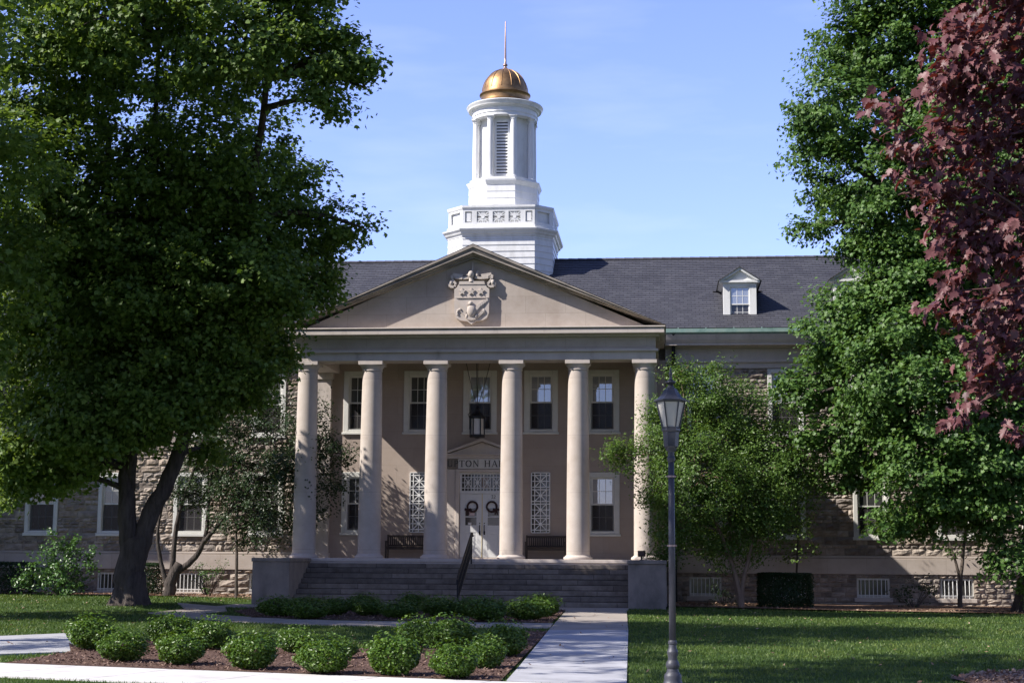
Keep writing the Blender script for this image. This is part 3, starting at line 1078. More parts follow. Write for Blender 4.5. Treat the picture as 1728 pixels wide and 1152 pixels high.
# --- entablature and pediment
EX = 6.56
b = MB()
def ring3(b, e, y, z0, z1, th, bev=.008):
    """front beam plus two returns running back to the wall; e = outer half width, y = front face"""
    b.box(-e, e, y, y + th, z0, z1, bev)
    for sx in (-1, 1):
        b.box(*sorted((sx * e, sx * (e - th))), y + th - .02, WY - .004, z0 + .001, z1 - .001, bev)
ring3(b, EX, -.43, 8.842, 9.13, .86)
part('architrave', b, LIMEP, HALL)
b = MB()
ring3(b, EX + .09, -.52, 9.13, 9.222, .95)
part('taenia', b, LIMEP, HALL)
b = MB()
ring3(b, EX, -.43, 9.222, 9.70, .86)
part('frieze', b, LIME, HALL)
b = MB()
ring3(b, EX + .14, -.57, 9.66, 9.74, .9)
ring3(b, EX + .31, -.86, 9.74, 9.90, 1.1)
ring3(b, EX + .27, -.80, 9.90, 9.94, 1.0)
ring3(b, EX + .35, -.90, 9.94, 9.99, 1.1)
part('cornice', b, LIMEP, HALL)
b = MB()
b.box(-6.0, 6.0, .40, WY - .004, 9.25, 9.3)
part('porch_ceiling', b, WALLB, HALL)
PB, PH, PX = 9.99, 3.02, 6.91     # pediment base, rise and half width
SL = PH / PX
TYM_Y = -.43
b = MB()
b.prism([(-6.35, PB), (6.35, PB), (0, PB + 6.35 * SL)], TYM_Y, TYM_Y + .25)
ped = part('pediment', b, LIME, HALL)
b = MB()
for sx in (-1, 1):
    def rk(y0, y1, top, bot, e):
        # band of the raking cornice between two heights below the slope line
        o_ = .0015 * sx
        b.prism([(sx * (PX + e), PB - (top) + .0), (sx * 0, PB + PH - top + e * SL), (sx * 0, PB + PH - bot + e * SL), (sx * (PX + e - (bot - top) / SL if False else PX + e), PB - bot)], y0 + o_, y1 + o_)
    rk(-.90, .3, .0, .10, .0)
    rk(-.84, .3, .10, .19, .0)
    rk(-.80, .3, .19, .23, .0)
    rk(-.86, .3, .23, .29, .0)
    rk(-.72, .3, .29, .36, .0)
    rk(-.60, .3, .36, .45, .0)
# keep the lower ends from poking through the horizontal cornice
b.v = [(x, y, max(z, PB + .003)) for x, y, z in b.v]
part('raking_cornice', b, LIMED, ped)
# pediment roof running back into the main roof
b = MB()
for sx in (-1, 1):
    b.add([(sx * (PX + .02), -.9, PB + .012), (0, -.9, PB + PH + .022), (0, 9, PB + PH + .022), (sx * (PX + .02), 4.2, PB + .012)], [(0, 1, 2, 3)])
part('pediment_roof', b, SLATER, HALL)

# --- carved coat of arms
SHX, SHY = -.06, TYM_Y
def star(cx, cz, r, n=5):
    return [(cx + (r if k % 2 == 0 else r * .42) * math.sin(PI * k / n), cz + (r if k % 2 == 0 else r * .42) * math.cos(PI * k / n)) for k in range(2 * n)]
sh_ = [(-.64, 11.42), (-.55, 11.48), (-.50, 11.58), (.50, 11.58), (.55, 11.48), (.64, 11.42), (.63, 10.55), (.56, 10.36), (.42, 10.28), (.15, 10.24), (0, 10.12), (-.15, 10.24), (-.42, 10.28), (-.56, 10.36), (-.63, 10.55)]
b = MB()
b.prism([(SHX + x, z) for x, z in sh_], SHY - .19, SHY - .002)
rim = part('coat_of_arms', b, LIMEP, HALL)
b = MB()
yf = SHY - .19
b.prism([(SHX + x, z) for x, z in [(-.48, 11.582), (.48, 11.582), (.45, 11.70), (-.45, 11.70)]], yf - .02, SHY - .002)
for x in (-.34, 0, .34):
    b.prism([(SHX + px, pz) for px, pz in star(x, 11.32, .14)], yf - .045, yf + .01)
b.box(SHX - .60, SHX + .60, yf - .03, yf + .01, 11.08, 11.11)
# eagle: body, head, wings, tail, branch, arrows
def blob(cx, cy, cz, rx, ry, rz, n=14):
    P = []
    for i in range(1, 8):
        t = PI * i / 8
        P.append([(cx + rx * math.sin(t) * math.cos(2 * PI * k / n), cy + ry * math.sin(t) * math.sin(2 * PI * k / n), cz + rz * math.cos(t)) for k in range(n)])
    b.loft(P)
blob(SHX, yf - .03, 10.62, .17, .10, .24)
blob(SHX - .03, yf - .05, 10.88, .085, .08, .09)
b.prism([(SHX - .10, 10.86), (SHX - .17, 10.83), (SHX - .09, 10.81)], yf - .09, yf - .03)
for sx in (-1, 1):
    for k in range(5):
        x0, x1 = .14 + .02 * k, .27 + .065 * k
        zt = 10.82 + .05 * k
        b.prism([(SHX + sx * (.12), 10.66 - .03 * k + .06), (SHX + sx * x0, 10.56 - .01 * k), (SHX + sx * (x1 + .07), zt - .02), (SHX + sx * (x1 + .03), zt + .07)], yf - .055 + .008 * k, yf + .01)
    blob(SHX + sx * .17, yf - .02, 10.42, .05, .05, .09)
b.prism([(SHX - .10, 10.45), (SHX + .10, 10.45), (SHX + .16, 10.30), (SHX, 10.27), (SHX - .16, 10.30)], yf - .05, yf + .01)
for k in range(5):
    a = R(95 + 28 * k)
    blob(SHX - .40 + .12 * math.cos(a), yf - .015, 10.55 + .12 * math.sin(a), .04, .035, .05, 8)
b.bar((SHX - .40, yf - .02, 10.6), (SHX - .17, yf - .02, 10.40), .03, .05)
for k in (-1, 0, 1):
    b.bar((SHX + .20 + .03 * k, yf - .02, 10.36 + .02 * k), (SHX + .44 + .03 * k, yf - .02, 10.62 - .03 * k), .03, .05)
blob(SHX + .44, yf - .015, 10.60, .06, .04, .09, 8)
part('shield_relief', b, LIMEP, rim, auto=35)
b = MB()
blob(SHX - .04, SHY - .14, 11.96, .12, .15, .16)
b.tube([(SHX - .02, SHY - .14, 11.70), (SHX - .04, SHY - .15, 11.84)], [.10, .07], 10)
b.prism([(SHX - .14, 11.98), (SHX - .21, 11.94), (SHX - .13, 11.90)], SHY - .22, SHY - .1)
b.tube([(SHX + .10, SHY - .08, 11.84), (SHX + .19, SHY - .13, 11.92), (SHX + .17, SHY - .13, 12.02), (SHX + .21, SHY - .10, 12.10)], [.05, .06, .05, .03], 8)
for sx in (-1, 1):
    P = [(.12, 11.84), (.35, 11.82), (.60, 11.84), (.74, 11.93), (.72, 11.80), (.66, 11.70), (.58, 11.60), (.66, 11.50), (.80, 11.52), (.84, 11.64)]
    for k in range(len(P) - 1):
        (xa, za), (xb, zb) = P[k], P[k + 1]
        b.bar((SHX + sx * xa, SHY - .10 - .02 * (k % 2), za), (SHX + sx * xb, SHY - .10 - .02 * (k % 2), zb), .085, .16)
    b.prism([(SHX + sx * .32, 11.96), (SHX + sx * .70, 12.02), (SHX + sx * .68, 11.84), (SHX + sx * .38, 11.80)], SHY - .18, SHY - .002)
    blob(SHX + sx * .76, SHY - .12, 11.66, .09, .10, .13, 10)
b.tube([(SHX + .0, SHY - .06, 12.12), (SHX + .0, SHY - .04, 12.42)], [.05, .025], 8)
part('crest', b, LIMEP, rim, auto=40)

# --- wings: rubble walls, windows, water table, entablature
EAVE_Y, EAVE_Z, RIDGE_Y, RIDGE_Z = 3.15, 10.50, 9.9, 14.52
LW = [-8.6, -11.63, -14.68, -17.65]
RW = [8.35, 11.45, 14.55, 17.6, 20.7]
def stone_wall(name, x0, x1, z0, z1, y, holes, seed):
    rnd = random.Random(seed)
    zs = [z0]
    brk = sorted({round(h[k], 3) for h in holes for k in (2, 3)} | {z1})
    brk = [q for q in brk if z0 < q <= z1]
    for q in brk:
        while zs[-1] < q - .02:
            h = rnd.choice([.12, .15, .19, .23, .28])
            if q - zs[-1] - h < .13:
                h = q - zs[-1]
                if h > .40:
                    h *= .5
            zs.append(zs[-1] + h)
    b = MB()
    n = 4
    for j in range(len(zs) - 1):
        a, c = zs[j], zs[j + 1]
        cz = (a + c) / 2
        cuts = sorted([(h[0], h[1]) for h in holes if h[2] < cz < h[3]])
        spans, s = [], x0
        for h in cuts:
            if h[0] > s:
                spans.append((s, h[0]))
            s = max(s, h[1])
        if s < x1:
            spans.append((s, x1))
        for (p, q) in spans:
            x = p
            while x < q - .01:
                wd = rnd.uniform(.8, 2.6) * (c - a) + .08
                if q - x - wd < .2:
                    wd = q - x
                xe = min(q, x + wd)
                g = .011
                bul = rnd.uniform(.02, .075)
                tx, tz = rnd.uniform(-.05, .05), rnd.uniform(-.05, .05)
                vs = []
                for v in range(n + 1):
                    for u in range(n + 1):
                        fu, fv = u / n, v / n
                        e = min(1, 3.2 * min(fu, 1 - fu)) * min(1, 3.2 * min(fv, 1 - fv))
                        dj = 0 if e == 0 else rnd.uniform(-.026, .026)
                        ej = rnd.uniform(-.012, .012) if e == 0 else 0
                        vs.append((x + g + (xe - x - 2 * g) * fu + ej * (0 < u < n), y - e ** .6 * bul + dj - (fu - .5) * tx * e - (fv - .5) * tz * e,
                                   a + g + (c - a - 2 * g) * fv + ej * (0 < v < n)))
                F = [(v * (n + 1) + u, v * (n + 1) + u + 1, (v + 1) * (n + 1) + u + 1, (v + 1) * (n + 1) + u) for v in range(n) for u in range(n)]
                # short skirt into the joint
                rim_ = [u for u in range(n + 1)] + [v * (n + 1) + n for v in range(1, n + 1)] + [n * (n + 1) + u for u in range(n - 1, -1, -1)] + [v * (n + 1) for v in range(n - 1, 0, -1)]
                k0 = len(vs)
                for i_ in rim_:
                    vs.append((vs[i_][0], y + .03, vs[i_][2]))
                m_ = len(rim_)
                F += [(rim_[i_], k0 + i_, k0 + (i_ + 1) % m_, rim_[(i_ + 1) % m_]) for i_ in range(m_)]
                b.add(vs, F)
                x = xe
    return part(name, b, RUBBLE, HALL)

def wing(xs, xa, xb, ups, seed, g_base):
    hs = []
    for x in xs:
        hs.append((x - .66, x + .66, 2.66, 5.02))
        hs.append((x - .66, x + .66, 6.50, 9.02))
        hs.append((x - .60, x + .60, .42, 1.14))
    stone_wall('stone_wall', xa, xb, 0.0, 1.28, SY, [h for h in hs if h[3] < 1.3], seed)
    stone_wall('stone_wall', xa, xb, 1.96, 9.02, SY, [h for h in hs if h[3] > 1.3], seed + 1)
    wall_holes('mortar_wall', xa, xb, -.1, 9.03, SY + .012, .2, [h for h in hs], MORTAR)
    b = MB()
    b.box(xa, xb, SY - .09, SY + .02, 1.28, 1.86, .012)
    b.prism([(xa, 0), (xa, 0)], 0, 0) if False else None
    b.box(xa, xb, SY - .06, SY + .02, 1.862, 1.958, .02)
    part('water_table', b, LIME, HALL)
    b = MB()
    b.box(xa, xb, SY + .21, SY + .26, -.1, 9.1)
    part('wall_backing', b, bpy.data.materials['dark_interior'], HALL)
    for i, x in enumerate(xs):
        window(x, 2.66, 5.02, 1.34, SY, .16, GLASS_MID, GLASS_DK, .06, cols=3, rows=2, stool=.03, paint=WHITEW)
        window(x, 6.50, 9.0, 1.34, SY, .16, GLASS_UP if xa > 0 else GLASS_MID, GLASS_DK, .06, cols=3, rows=2, stool=.03, paint=WHITEW)
        b = MB()
        x0, x1, z0, z1 = x - .60, x + .60, .42, 1.14
        b.box(x0, x1, SY + .05, SY + .12, z0, z0 + .07)
        b.box(x0, x1, SY + .05, SY + .12, z1 - .07, z1)
        b.box(x0, x0 + .07, SY + .051, SY + .12, z0 + .07, z1 - .07)
        b.box(x1 - .07, x1, SY + .051, SY + .12, z0 + .07, z1 - .07)
        f = part('basement_window', b, WHITEW, HALL)
        b = MB()
        for k in range(7):
            q = x0 + .15 + (x1 - x0 - .3) * k / 6
            b.tube([(q, SY + .02, z0 + .0), (q, SY + .02, z1 - .02)], .017, 8)
        b.box(x0 + .01, x1 - .01, SY + .005, SY + .035, z0 + .08, z0 + .11)
        part('window_bars', b, WHITE, f)
        b = MB()
        b.box(x0 + .06, x1 - .06, SY + .09, SY + .096, z0 + .06, z1 - .06)
        part('pane', b, GLASS_DK, f)
        b = MB()
        b.box(x0 - .1, x1 + .1, SY - .07, SY + .06, z0 - .16, z0 - .004, .012)
        part('sill', b, LIMEP, f)
    b = MB()
    fy = SY - .06
    b.box(xa, xb, fy, SY + .3, 9.03, 9.25, .006)
    b.box(xa, xb, fy - .08, SY + .3, 9.25, 9.34, .006)
    b.box(xa, xb, fy, SY + .3, 9.34, 9.82, .006)
    b.box(xa, xb, fy - .16, SY + .3, 9.80, 9.86, .006)
    b.box(xa, xb, fy - .50, SY + .3, 9.86, 9.93, .006)
    b.loft([[(X, Y, Z) for Y, Z in ((fy - .50, 9.932), (fy - .58, 10.06), (fy - .66, 10.26), (SY + .3, 10.26), (SY + .3, 9.932))] for X in (xa, xb)])
    part('wing_entablature', b, LIMEP, HALL)
    b = MB()
    b.loft([[(X, Y, Z) for Y, Z in ((EAVE_Y + .08, 10.262), (EAVE_Y - .03, 10.33), (EAVE_Y - .05, 10.47), (EAVE_Y + .02, 10.475), (EAVE_Y + .06, 10.38), (EAVE_Y + .22, 10.30))] for X in (xa, xb)])
    for k in range(int((xb - xa) / 1.05)):
        q = xa + .5 + k * 1.05
        b.box(q - .02, q + .02, EAVE_Y - .045, EAVE_Y + .25, 10.477, 10.505)
    part('gutter', b, COPPER, HALL)
wing(LW, -21.3, -6.9, 'dark', 5, .3)
wing(RW, 6.9, 26.0, 'pale', 9, .05)
# projecting end block on the left (its edge throws the slanting shade on the left wall)
b = MB()
b.box(-30, -21.32, .2, 12, -.1, 10.0)
b.box(-30.3, -21.05, -.1, 12, 10.0, 10.4, .03)
part('end_block', b, LIME, HALL)
b = MB()
b.box(-26, -6.9, SY + .3, 16, -.1, 9.9)
b.box(6.9, 26, SY + .3, 16, -.1, 9.9)
b.box(-6.9, 6.9, SY + .3, 16, -.1, 9.9)
part('main_block', b, MORTAR, HALL)

def slate_roof(name, x0, x1, y0, z0, y1, z1, parent, holes=()):
    """courses of overlapping slates as small steps, with UVs along the slope"""
    L = math.hypot(y1 - y0, z1 - z0)
    n = int(L / .21)
    dy, dz = (y1 - y0) / n, (z1 - z0) / n
    nrm = Vector((0, -(z1 - z0), (y1 - y0))).normalized()
    step = .014
    vs, fs, uv = [], [], []
    NX = max(1, int((x1 - x0) / 1.2))
    for k in range(n):
        lo = Vector((0, y0 + dy * k, z0 + dz * k)) + nrm * step * 1.6
        hi = Vector((0, y0 + dy * (k + 1), z0 + dz * (k + 1))) + nrm * step * .4
        for i in range(NX):
            a, c = x0 + (x1 - x0) * i / NX, x0 + (x1 - x0) * (i + 1) / NX
            o = len(vs)
            vs += [(a, lo.y, lo.z), (c, lo.y, lo.z), (c, hi.y, hi.z), (a, hi.y, hi.z), (a, lo.y, lo.z - .018), (c, lo.y, lo.z - .018)]
            fs += [(o, o + 1, o + 2, o + 3), (o + 4, o + 5, o + 1, o)]
            uv += [(a, k * .21 + .004), (c, k * .21 + .004), (c, k * .21 + .206), (a, k * .21 + .206)]
            uv += [(a, k * .21 + .002), (c, k * .21 + .002), (c, k * .21 + .006), (a, k * .21 + .006)]
    me = bpy.data.meshes.new(name)
    me.from_pydata(vs, [], fs)
    ul = me.uv_layers.new(name='UVMap')
    ul.data.foreach_set('uv', np.array(uv, dtype=np.float32).reshape(-1))
    return link(name, me, SLATE, parent)
roof = slate_roof('roof', -26, 26, EAVE_Y + .04, EAVE_Z, RIDGE_Y, RIDGE_Z, HALL)
b = MB()
b.add([(-26, RIDGE_Y, RIDGE_Z), (26, RIDGE_Y, RIDGE_Z), (26, 16.6, EAVE_Z), (-26, 16.6, EAVE_Z)], [(0, 1, 2, 3)])
for X in (-25.9, 25.9):
    b.add([(X, EAVE_Y + .3, EAVE_Z - .6), (X, RIDGE_Y, RIDGE_Z - .05), (X, 16.5, EAVE_Z - .6)], [(0, 1, 2)])
part('rear_roof', b, SLATER, roof)
b = MB()
for k in range(130):
    a = -26 + k * .4
    b.loft([[(X, RIDGE_Y + dy_, RIDGE_Z + dz_) for dy_, dz_ in ((-.16, -.04 + q), (-.02, .05 + q), (.02, .05 + q), (.16, -.04 + q))] for X, q in ((a, .012), (a + .4, 0.0))])
part('ridge_cap', b, SLATER, roof)

# --- dormers
def dormer(xc, first=None):
    y0 = 4.28
    slope = (RIDGE_Z - EAVE_Z) / (RIDGE_Y - EAVE_Y)
    zb, ze, zp = 10.86, 12.42, 13.02
    hw = .64
    yb = lambda z: EAVE_Y + (z - EAVE_Z) / slope
    b = MB()
    b.box(-hw, -.37, y0, y0 + .12, zb, ze, .008)
    b.box(.37, hw, y0, y0 + .12, zb, ze, .008)
    b.box(-.37, .37, y0 + .001, y0 + .12, 12.26, ze, .006)
    b.box(-hw - .03, hw + .03, y0 - .06, y0 + .12, zb - .07, zb + .07, .008)
    d = part('dormer', b, WHITE, HALL)
    # side cheeks
    b = MB()
    for sx in (-1, 1):
        b.add([(sx * (hw - .01), y0 + .1, zb - .05), (sx * (hw - .01), y0 + .1, ze), (sx * (hw - .01), yb(ze), ze)], [(0, 1, 2)])
    part('dormer_cheek', b, SLATER, d)
    b = MB()
    oh = .17
    b.box(-hw - oh + .03, hw + oh - .03, y0 - .10, y0 + .1, ze, ze + .09, .008)
    sl = (zp - ze - .09) / (hw + oh)
    b.prism([(-hw - .02, ze + .09), (hw + .02, ze + .09), (0, zp - .12)], y0 - .02, y0 + .1)
    for sx in (-1, 1):
        b.prism([(sx * (hw + oh), ze + .085), (0, zp), (0, zp - .11), (sx * (hw + oh - .17), ze + .085)], y0 - .14 + .002 * sx, y0 + .1)
        # eave board running back
        b.add([(sx * (hw + oh - .01), y0 - .1, ze + .08), (sx * (hw - .02), y0 - .1, ze - .02), (sx * (hw - .02), yb(ze - .02), ze - .02), (sx * (hw + oh - .01), yb(ze + .08), ze + .08)], [(0, 1, 2, 3)])
    part('dormer_pediment', b, WHITE, d)
    b = MB()
    for sx in (-1, 1):
        e = hw + oh + .03
        b.loft([[(sx * e, y0 - .18, ze + .07), (0, y0 - .18, zp + .03), (0, y0 - .18, zp - .005), (sx * e, y0 - .18, ze + .045)],
                [(sx * e, yb(ze + .07) + .3, ze + .07), (0, yb(zp) + .3, zp + .03), (0, yb(zp) + .3, zp - .005), (sx * e, yb(ze) + .3, ze + .045)]])
        b.box(*sorted((sx * e, sx * (e + .14))), yb(ze) - .05, yb(ze) + .1, ze + .03, ze + .05)
    part('dormer_roof', b, SLATER, d)
    # sash and panes
    b = MB()
    i0, i1, j0, j1 = -.37, .37, zb + .07, 12.26
    zm = (j0 + j1) / 2
    for (a0, a1, yy) in ((zm - .03, j1, y0 + .03), (j0, zm + .03, y0 + .07)):
        e = .045
        b.box(i0, i0 + e, yy, yy + .035, a0, a1)
        b.box(i1 - e, i1, yy, yy + .035, a0, a1)
        b.box(i0 + e, i1 - e, yy + .001, yy + .035, a0, a0 + e)
        b.box(i0 + e, i1 - e, yy + .001, yy + .035, a1 - e, a1)
        for k in (1, 2):
            q = i0 + e + (i1 - i0 - 2 * e) * k / 3
            b.box(q - .011, q + .011, yy + .005, yy + .03, a0 + e, a1 - e)
        q = (a0 + a1) / 2
        b.box(i0 + e, i1 - e, yy + .006, yy + .029, q - .011, q + .011)
    part('sash', b, WHITE, d)
    b = MB()
    b.box(i0, i1, y0 + .045, y0 + .05, zm, j1)
    part('pane', b, GLASS_UP, d)
    b = MB()
    b.box(i0, i1, y0 + .085, y0 + .09, j0, zm)
    part('pane', b, GLASS_DK, d)
    d.location = (xc, 0, 0)
    return d
d0 = dormer(9.80)
for x in (14.02, 18.3, -9.8, -14.02, -18.3):
    c = copy_tree(d0, HALL)
    c.location = (x, 0, 0)

# --- downspout by the portico
b = MB()
b.loft([[(7.22 + dx * s_, SY - .26 + dy * s_ - .0, z) for dx, dy in ((-1, -.6), (1, -.6), (1, .6), (-1, .6))] for s_, z in ((.12, 8.62), (.2, 8.78), (.26, 8.98), (.27, 9.12))])
b.tube([(7.22, SY - .3, 9.12), (7.22, SY - .34, 10.0), (7.22, SY - .7, 10.3)], .07, 10)
b.tube([(7.22, SY - .26, 8.62), (7.22, SY - .24, .1)], .07, 10)
part('downspout', b, DARKMETAL, HALL)

# --- cupola
CY = 9.9
def osq(h, c, z, off=0.0):
    h2, c2 = h + off, c + off * .586
    P = [(-h2 + c2, -h2), (h2 - c2, -h2), (h2, -h2 + c2), (h2, h2 - c2), (h2 - c2, h2), (-h2 + c2, h2), (-h2, h2 - c2), (-h2, -h2 + c2)]
    return [(x, CY + y, z) for x, y in P]
b = MB()
H1, C1 = 2.22, .70
z = 13.0
courses = []
rg = []
zz = 12.6
while zz < 15.14:
    z2 = min(zz + .27, 15.15)
    rg += [osq(H1, C1, zz, .022), osq(H1, C1, z2, .0)]
    zz = z2
b.loft(rg)
cup = part('cupola', b, WHITE, HALL)
b = MB()
b.loft([osq(H1, C1, 15.12, .03), osq(H1, C1, 15.2, .06), osq(H1, C1, 15.24, .12), osq(H1, C1, 15.30, .15), osq(H1, C1, 15.38, .23), osq(H1, C1, 15.44, .25), osq(H1, C1, 15.46, .2)])
b.loft([osq(H1, C1, 15.46, .05), osq(H1, C1, 15.60, .05), osq(H1, C1, 15.605, .02)])
part('cupola_cornice', b, WHITE, cup)
# parapet with fretwork panels
b = MB()
b.loft([osq(H1, C1, 15.60, -.10), osq(H1, C1, 16.30, -.10)])
b.loft([osq(H1, C1, 16.30, .02), osq(H1, C1, 16.36, .05), osq(H1, C1, 16.45, .05), osq(H1, C1, 16.455, -.2)])
def rot(pts, k):
    out = []
    for x, y, z in pts:
        for _ in range(k):
            x, y = -y, x
        out.append((x, CY + y, z))
    return out
pw = H1 - C1      # half width of a main face
for k in range(4):
    t = MB()
    yy = -H1
    z0, z1 = 15.605, 16.30
    cells = [(-1.42, -1.13, 0), (-.92, -.42, 1), (-.25, .25, 1), (.42, .92, 1), (1.13, 1.42, 0)]
    t.box(-pw, pw, yy, yy + .09, z0, z0 + .12)
    t.box(-pw, pw, yy, yy + .09, z1 - .10, z1)
    ed = [-pw] + [v for c in cells for v in c[:2]] + [pw]
    for q in range(0, len(ed), 2):
        t.box(ed[q], ed[q + 1], yy, yy + .088, z0 + .12, z1 - .10)
    for (a0, a1, st) in cells:
        p0, p1 = z0 + .12, z1 - .10
        if st:
            xc, zc = (a0 + a1) / 2, (p0 + p1) / 2
            for ang in range(0, 180, 22):
                ca, sa = math.cos(R(ang + .5)), math.sin(R(ang + .5))
                rl = min((a1 - a0) / 2 / max(abs(ca), 1e-3), (p1 - p0) / 2 / max(abs(sa), 1e-3))
                wd = .035 if ang % 44 else .055
                t.bar((xc - ca * rl, yy + .04, zc - sa * rl), (xc + ca * rl, yy + .04, zc + sa * rl), wd, .04)
            t.tube([(xc, yy + .008, zc), (xc, yy + .06, zc)], .08, 14)
        else:
            t.box(a0 + .05, a1 - .05, yy + .03, yy + .1, p0 + .05, p1 - .05, .01)
    b.add(rot(t.v, k), t.f)
    t = MB()
    cl = C1 * math.sqrt(2)
    t.box(-cl / 2 + .02, cl / 2 - .02, 0, .07, z0, z0 + .12)
    t.box(-cl / 2 + .02, cl / 2 - .02, 0, .07, z1 - .1, z1)
    t.box(-cl / 2 + .02, -cl / 2 + .16, 0.001, .07, z0 + .12, z1 - .1)
    t.box(cl / 2 - .16, cl / 2 - .02, 0.001, .07, z0 + .12, z1 - .1)
    cx_, cy_ = H1 - C1 / 2, -(H1 - C1 / 2)
    s2 = math.sqrt(.5)
    vv = [(cx_ + x * s2 - y * s2, cy_ + x * s2 + y * s2, z) for x, y, z in t.v]
    b.add(rot(vv, k), t.f)
part('parapet', b, WHITE, cup)
# upper octagon
H2, C2 = 1.47, .86
b = MB()
rg = []
zz = 16.35
while zz < 17.54:
    z2 = min(zz + .30, 17.55)
    rg += [osq(H2, C2, zz, .016), osq(H2, C2, z2, 0)]
    zz = z2
b.loft(rg)
b.loft([osq(H2, C2, 17.55, .02), osq(H2, C2, 17.63, .06), osq(H2, C2, 17.70, .10), osq(H2, C2, 17.76, .11), osq(H2, C2, 17.765, -.1)])
b.loft([osq(H2, C2, 17.76, -.03), osq(H2, C2, 17.90, -.03), osq(H2, C2, 17.905, -.1)])
part('octagon_base', b, WHITE, cup)
# drum with louvre
H3, C3 = 1.02, .60
b = MB()
b.loft([osq(H3, C3, 17.9, 0), osq(H3, C3, 20.75, 0)])
part('belfry_drum', b, WHITE, cup)
for k in (0, 1, 2, 3):
    t = MB()
    yy = -H3
    t.box(-.33, -.24, yy - .05, yy + .0, 17.96, 20.48, .006)
    t.box(.24, .33, yy - .05, yy + .0, 17.96, 20.48, .006)
    t.box(-.24, .24, yy - .049, yy, 20.38, 20.48, .006)
    t.box(-.24, .24, yy - .049, yy, 17.96, 18.02, .006)
    n_ = 17
    for q in range(n_):
        zq = 18.03 + 2.34 * q / n_
        t.add([(-.24, yy - .045, zq + .005), (.24, yy - .045, zq + .005), (.24, yy - .004, zq + .075), (-.24, yy - .004, zq + .075),
               (-.24, yy - .045, zq + .028), (.24, yy - .045, zq + .028), (.24, yy - .004, zq + .098), (-.24, yy - .004, zq + .098)],
              [(0, 1, 2, 3), (4, 5, 6, 7), (0, 1, 5, 4)])
    bb = MB()
    bb.add(rot(t.v, k), t.f)
    lo = part('louvre', bb, WHITE, cup)
    t = MB()
    t.box(-.245, .245, yy - .003, yy + .002, 18.0, 20.4)
    bb = MB()
    bb.add(rot(t.v, k), t.f)
    part('louvre_backing', bb, DRUMSH, cup)
# eight belfry columns on the corners of an octagon
b = MB()
for k in range(8):
    a = R(22.5 + 45 * k)
    cx_, cy_ = 1.30 * math.cos(a), CY + 1.30 * math.sin(a)
    b2 = MB()
    b2.lathe([(.175, 17.90), (.18, 17.94), (.15, 17.98), (.145, 18.02), (.148, 18.9), (.128, 20.42), (.128, 20.45), (.15, 20.47), (.135, 20.50), (.17, 20.58)], 20, (cx_, cy_))
    b2.box(cx_ - .18, cx_ + .18, cy_ - .18, cy_ + .18, 20.582, 20.64, .006)
    part('belfry_column', b2, WHITE, cup, auto=40)
b = MB()
b.lathe([(1.05, 20.64), (1.42, 20.64), (1.42, 20.78), (1.45, 20.785), (1.45, 20.81), (1.42, 20.82), (1.42, 20.99), (1.46, 21.0), (1.50, 21.06), (1.60, 21.09), (1.62, 21.16), (1.66, 21.20), (1.68, 21.25), (1.66, 21.28), (1.1, 21.42), (1.0, 21.42)], 64, (0, CY))
part('belfry_entablature', b, WHITE, cup, auto=30)
b = MB()
b.lathe([(1.66, 21.285), (1.1, 21.43), (1.06, 21.43)], 64, (0, CY), cap=False)
part('cornice_flashing', b, SLATER, cup)
# dome
NS = 14
b = MB()
dp = [(1.06, 21.40), (1.10, 21.45), (1.10, 21.50), (1.05, 21.55), (1.04, 21.70), (1.07, 21.80), (1.12, 21.84), (1.12, 21.88), (1.05, 21.91), (1.02, 21.93)]
for k in range(1, 13):
    a = PI / 2 * k / 13
    dp.append((1.01 * math.cos(a), 21.93 + 1.12 * math.sin(a)))
dp.append((.10, 23.07))
b.lathe(dp, 56, (0, CY))
for k in range(NS):
    a = 2 * PI * (k + .35) / NS
    P = []
    for j in range(1, 13):
        q = PI / 2 * j / 13.2
        P.append((1.015 * math.cos(q) * math.cos(a), CY + 1.015 * math.cos(q) * math.sin(a), 21.93 + 1.125 * math.sin(q)))
    b.tube(P, .018, 6)
part('dome', b, GOLD, cup, auto=40)
b = MB()
b.lathe([(.20, 23.02), (.14, 23.08), (.07, 23.16), (.06, 23.2), (.10, 23.23), (.11, 23.27), (.08, 23.31), (.055, 23.33), (.05, 23.6), (.022, 25.25), (.004, 25.3)], 16, (0, CY))
part('finial', b, SPIRE, cup, smooth=True)

# ------------------------------------------------------------------ things at the entrance
def bench(x, y, label):
    r = empty('bench', (x, y, FLOOR), label, 'bench', 'slatted wooden benches on the porch')
    W2 = .74
    b = MB()
    for k in range(5):
        b.box(-W2, W2, -.42 + k * .095, -.34 + k * .095, .42, .445, .004)
    part('seat', b, WOODD, r)
    b = MB()
    b.box(-W2, W2, .05, .09, .80, .88, .006)
    b.box(-W2, W2, .05, .09, .46, .52, .006)
    for k in range(17):
        q = -W2 + .09 + (2 * W2 - .18) * k / 16
        b.box(q - .022, q + .022, .058, .082, .52, .80)
    part('backrest', b, WOODD, r)
    for sx in (-1, 1):
        for (yy, h) in ((-.40, .62), (.06, .90)):
            b = MB()
            b.box(sx * W2 - .03, sx * W2 + .03, yy - .03, yy + .03, 0, h, .005)
            part('leg', b, WOODD, r)
        b = MB()
        b.box(sx * W2 - .035, sx * W2 + .035, -.46, .03, .62, .655, .006)
        part('armrest', b, WOODD, r)
    b = MB()
    b.box(-W2 + .03, W2 - .03, -.40, -.36, .34, .418)
    b.box(-W2 + .03, W2 - .03, .0, .04, .34, .418)
    part('seat_frame', b, WOODD, r)
    return r
bench(-2.9, 3.1, 'dark slatted wooden bench under the lattice grille left of the doors')
bench(2.4, 3.1, 'dark slatted wooden bench under the lattice grille right of the doors')

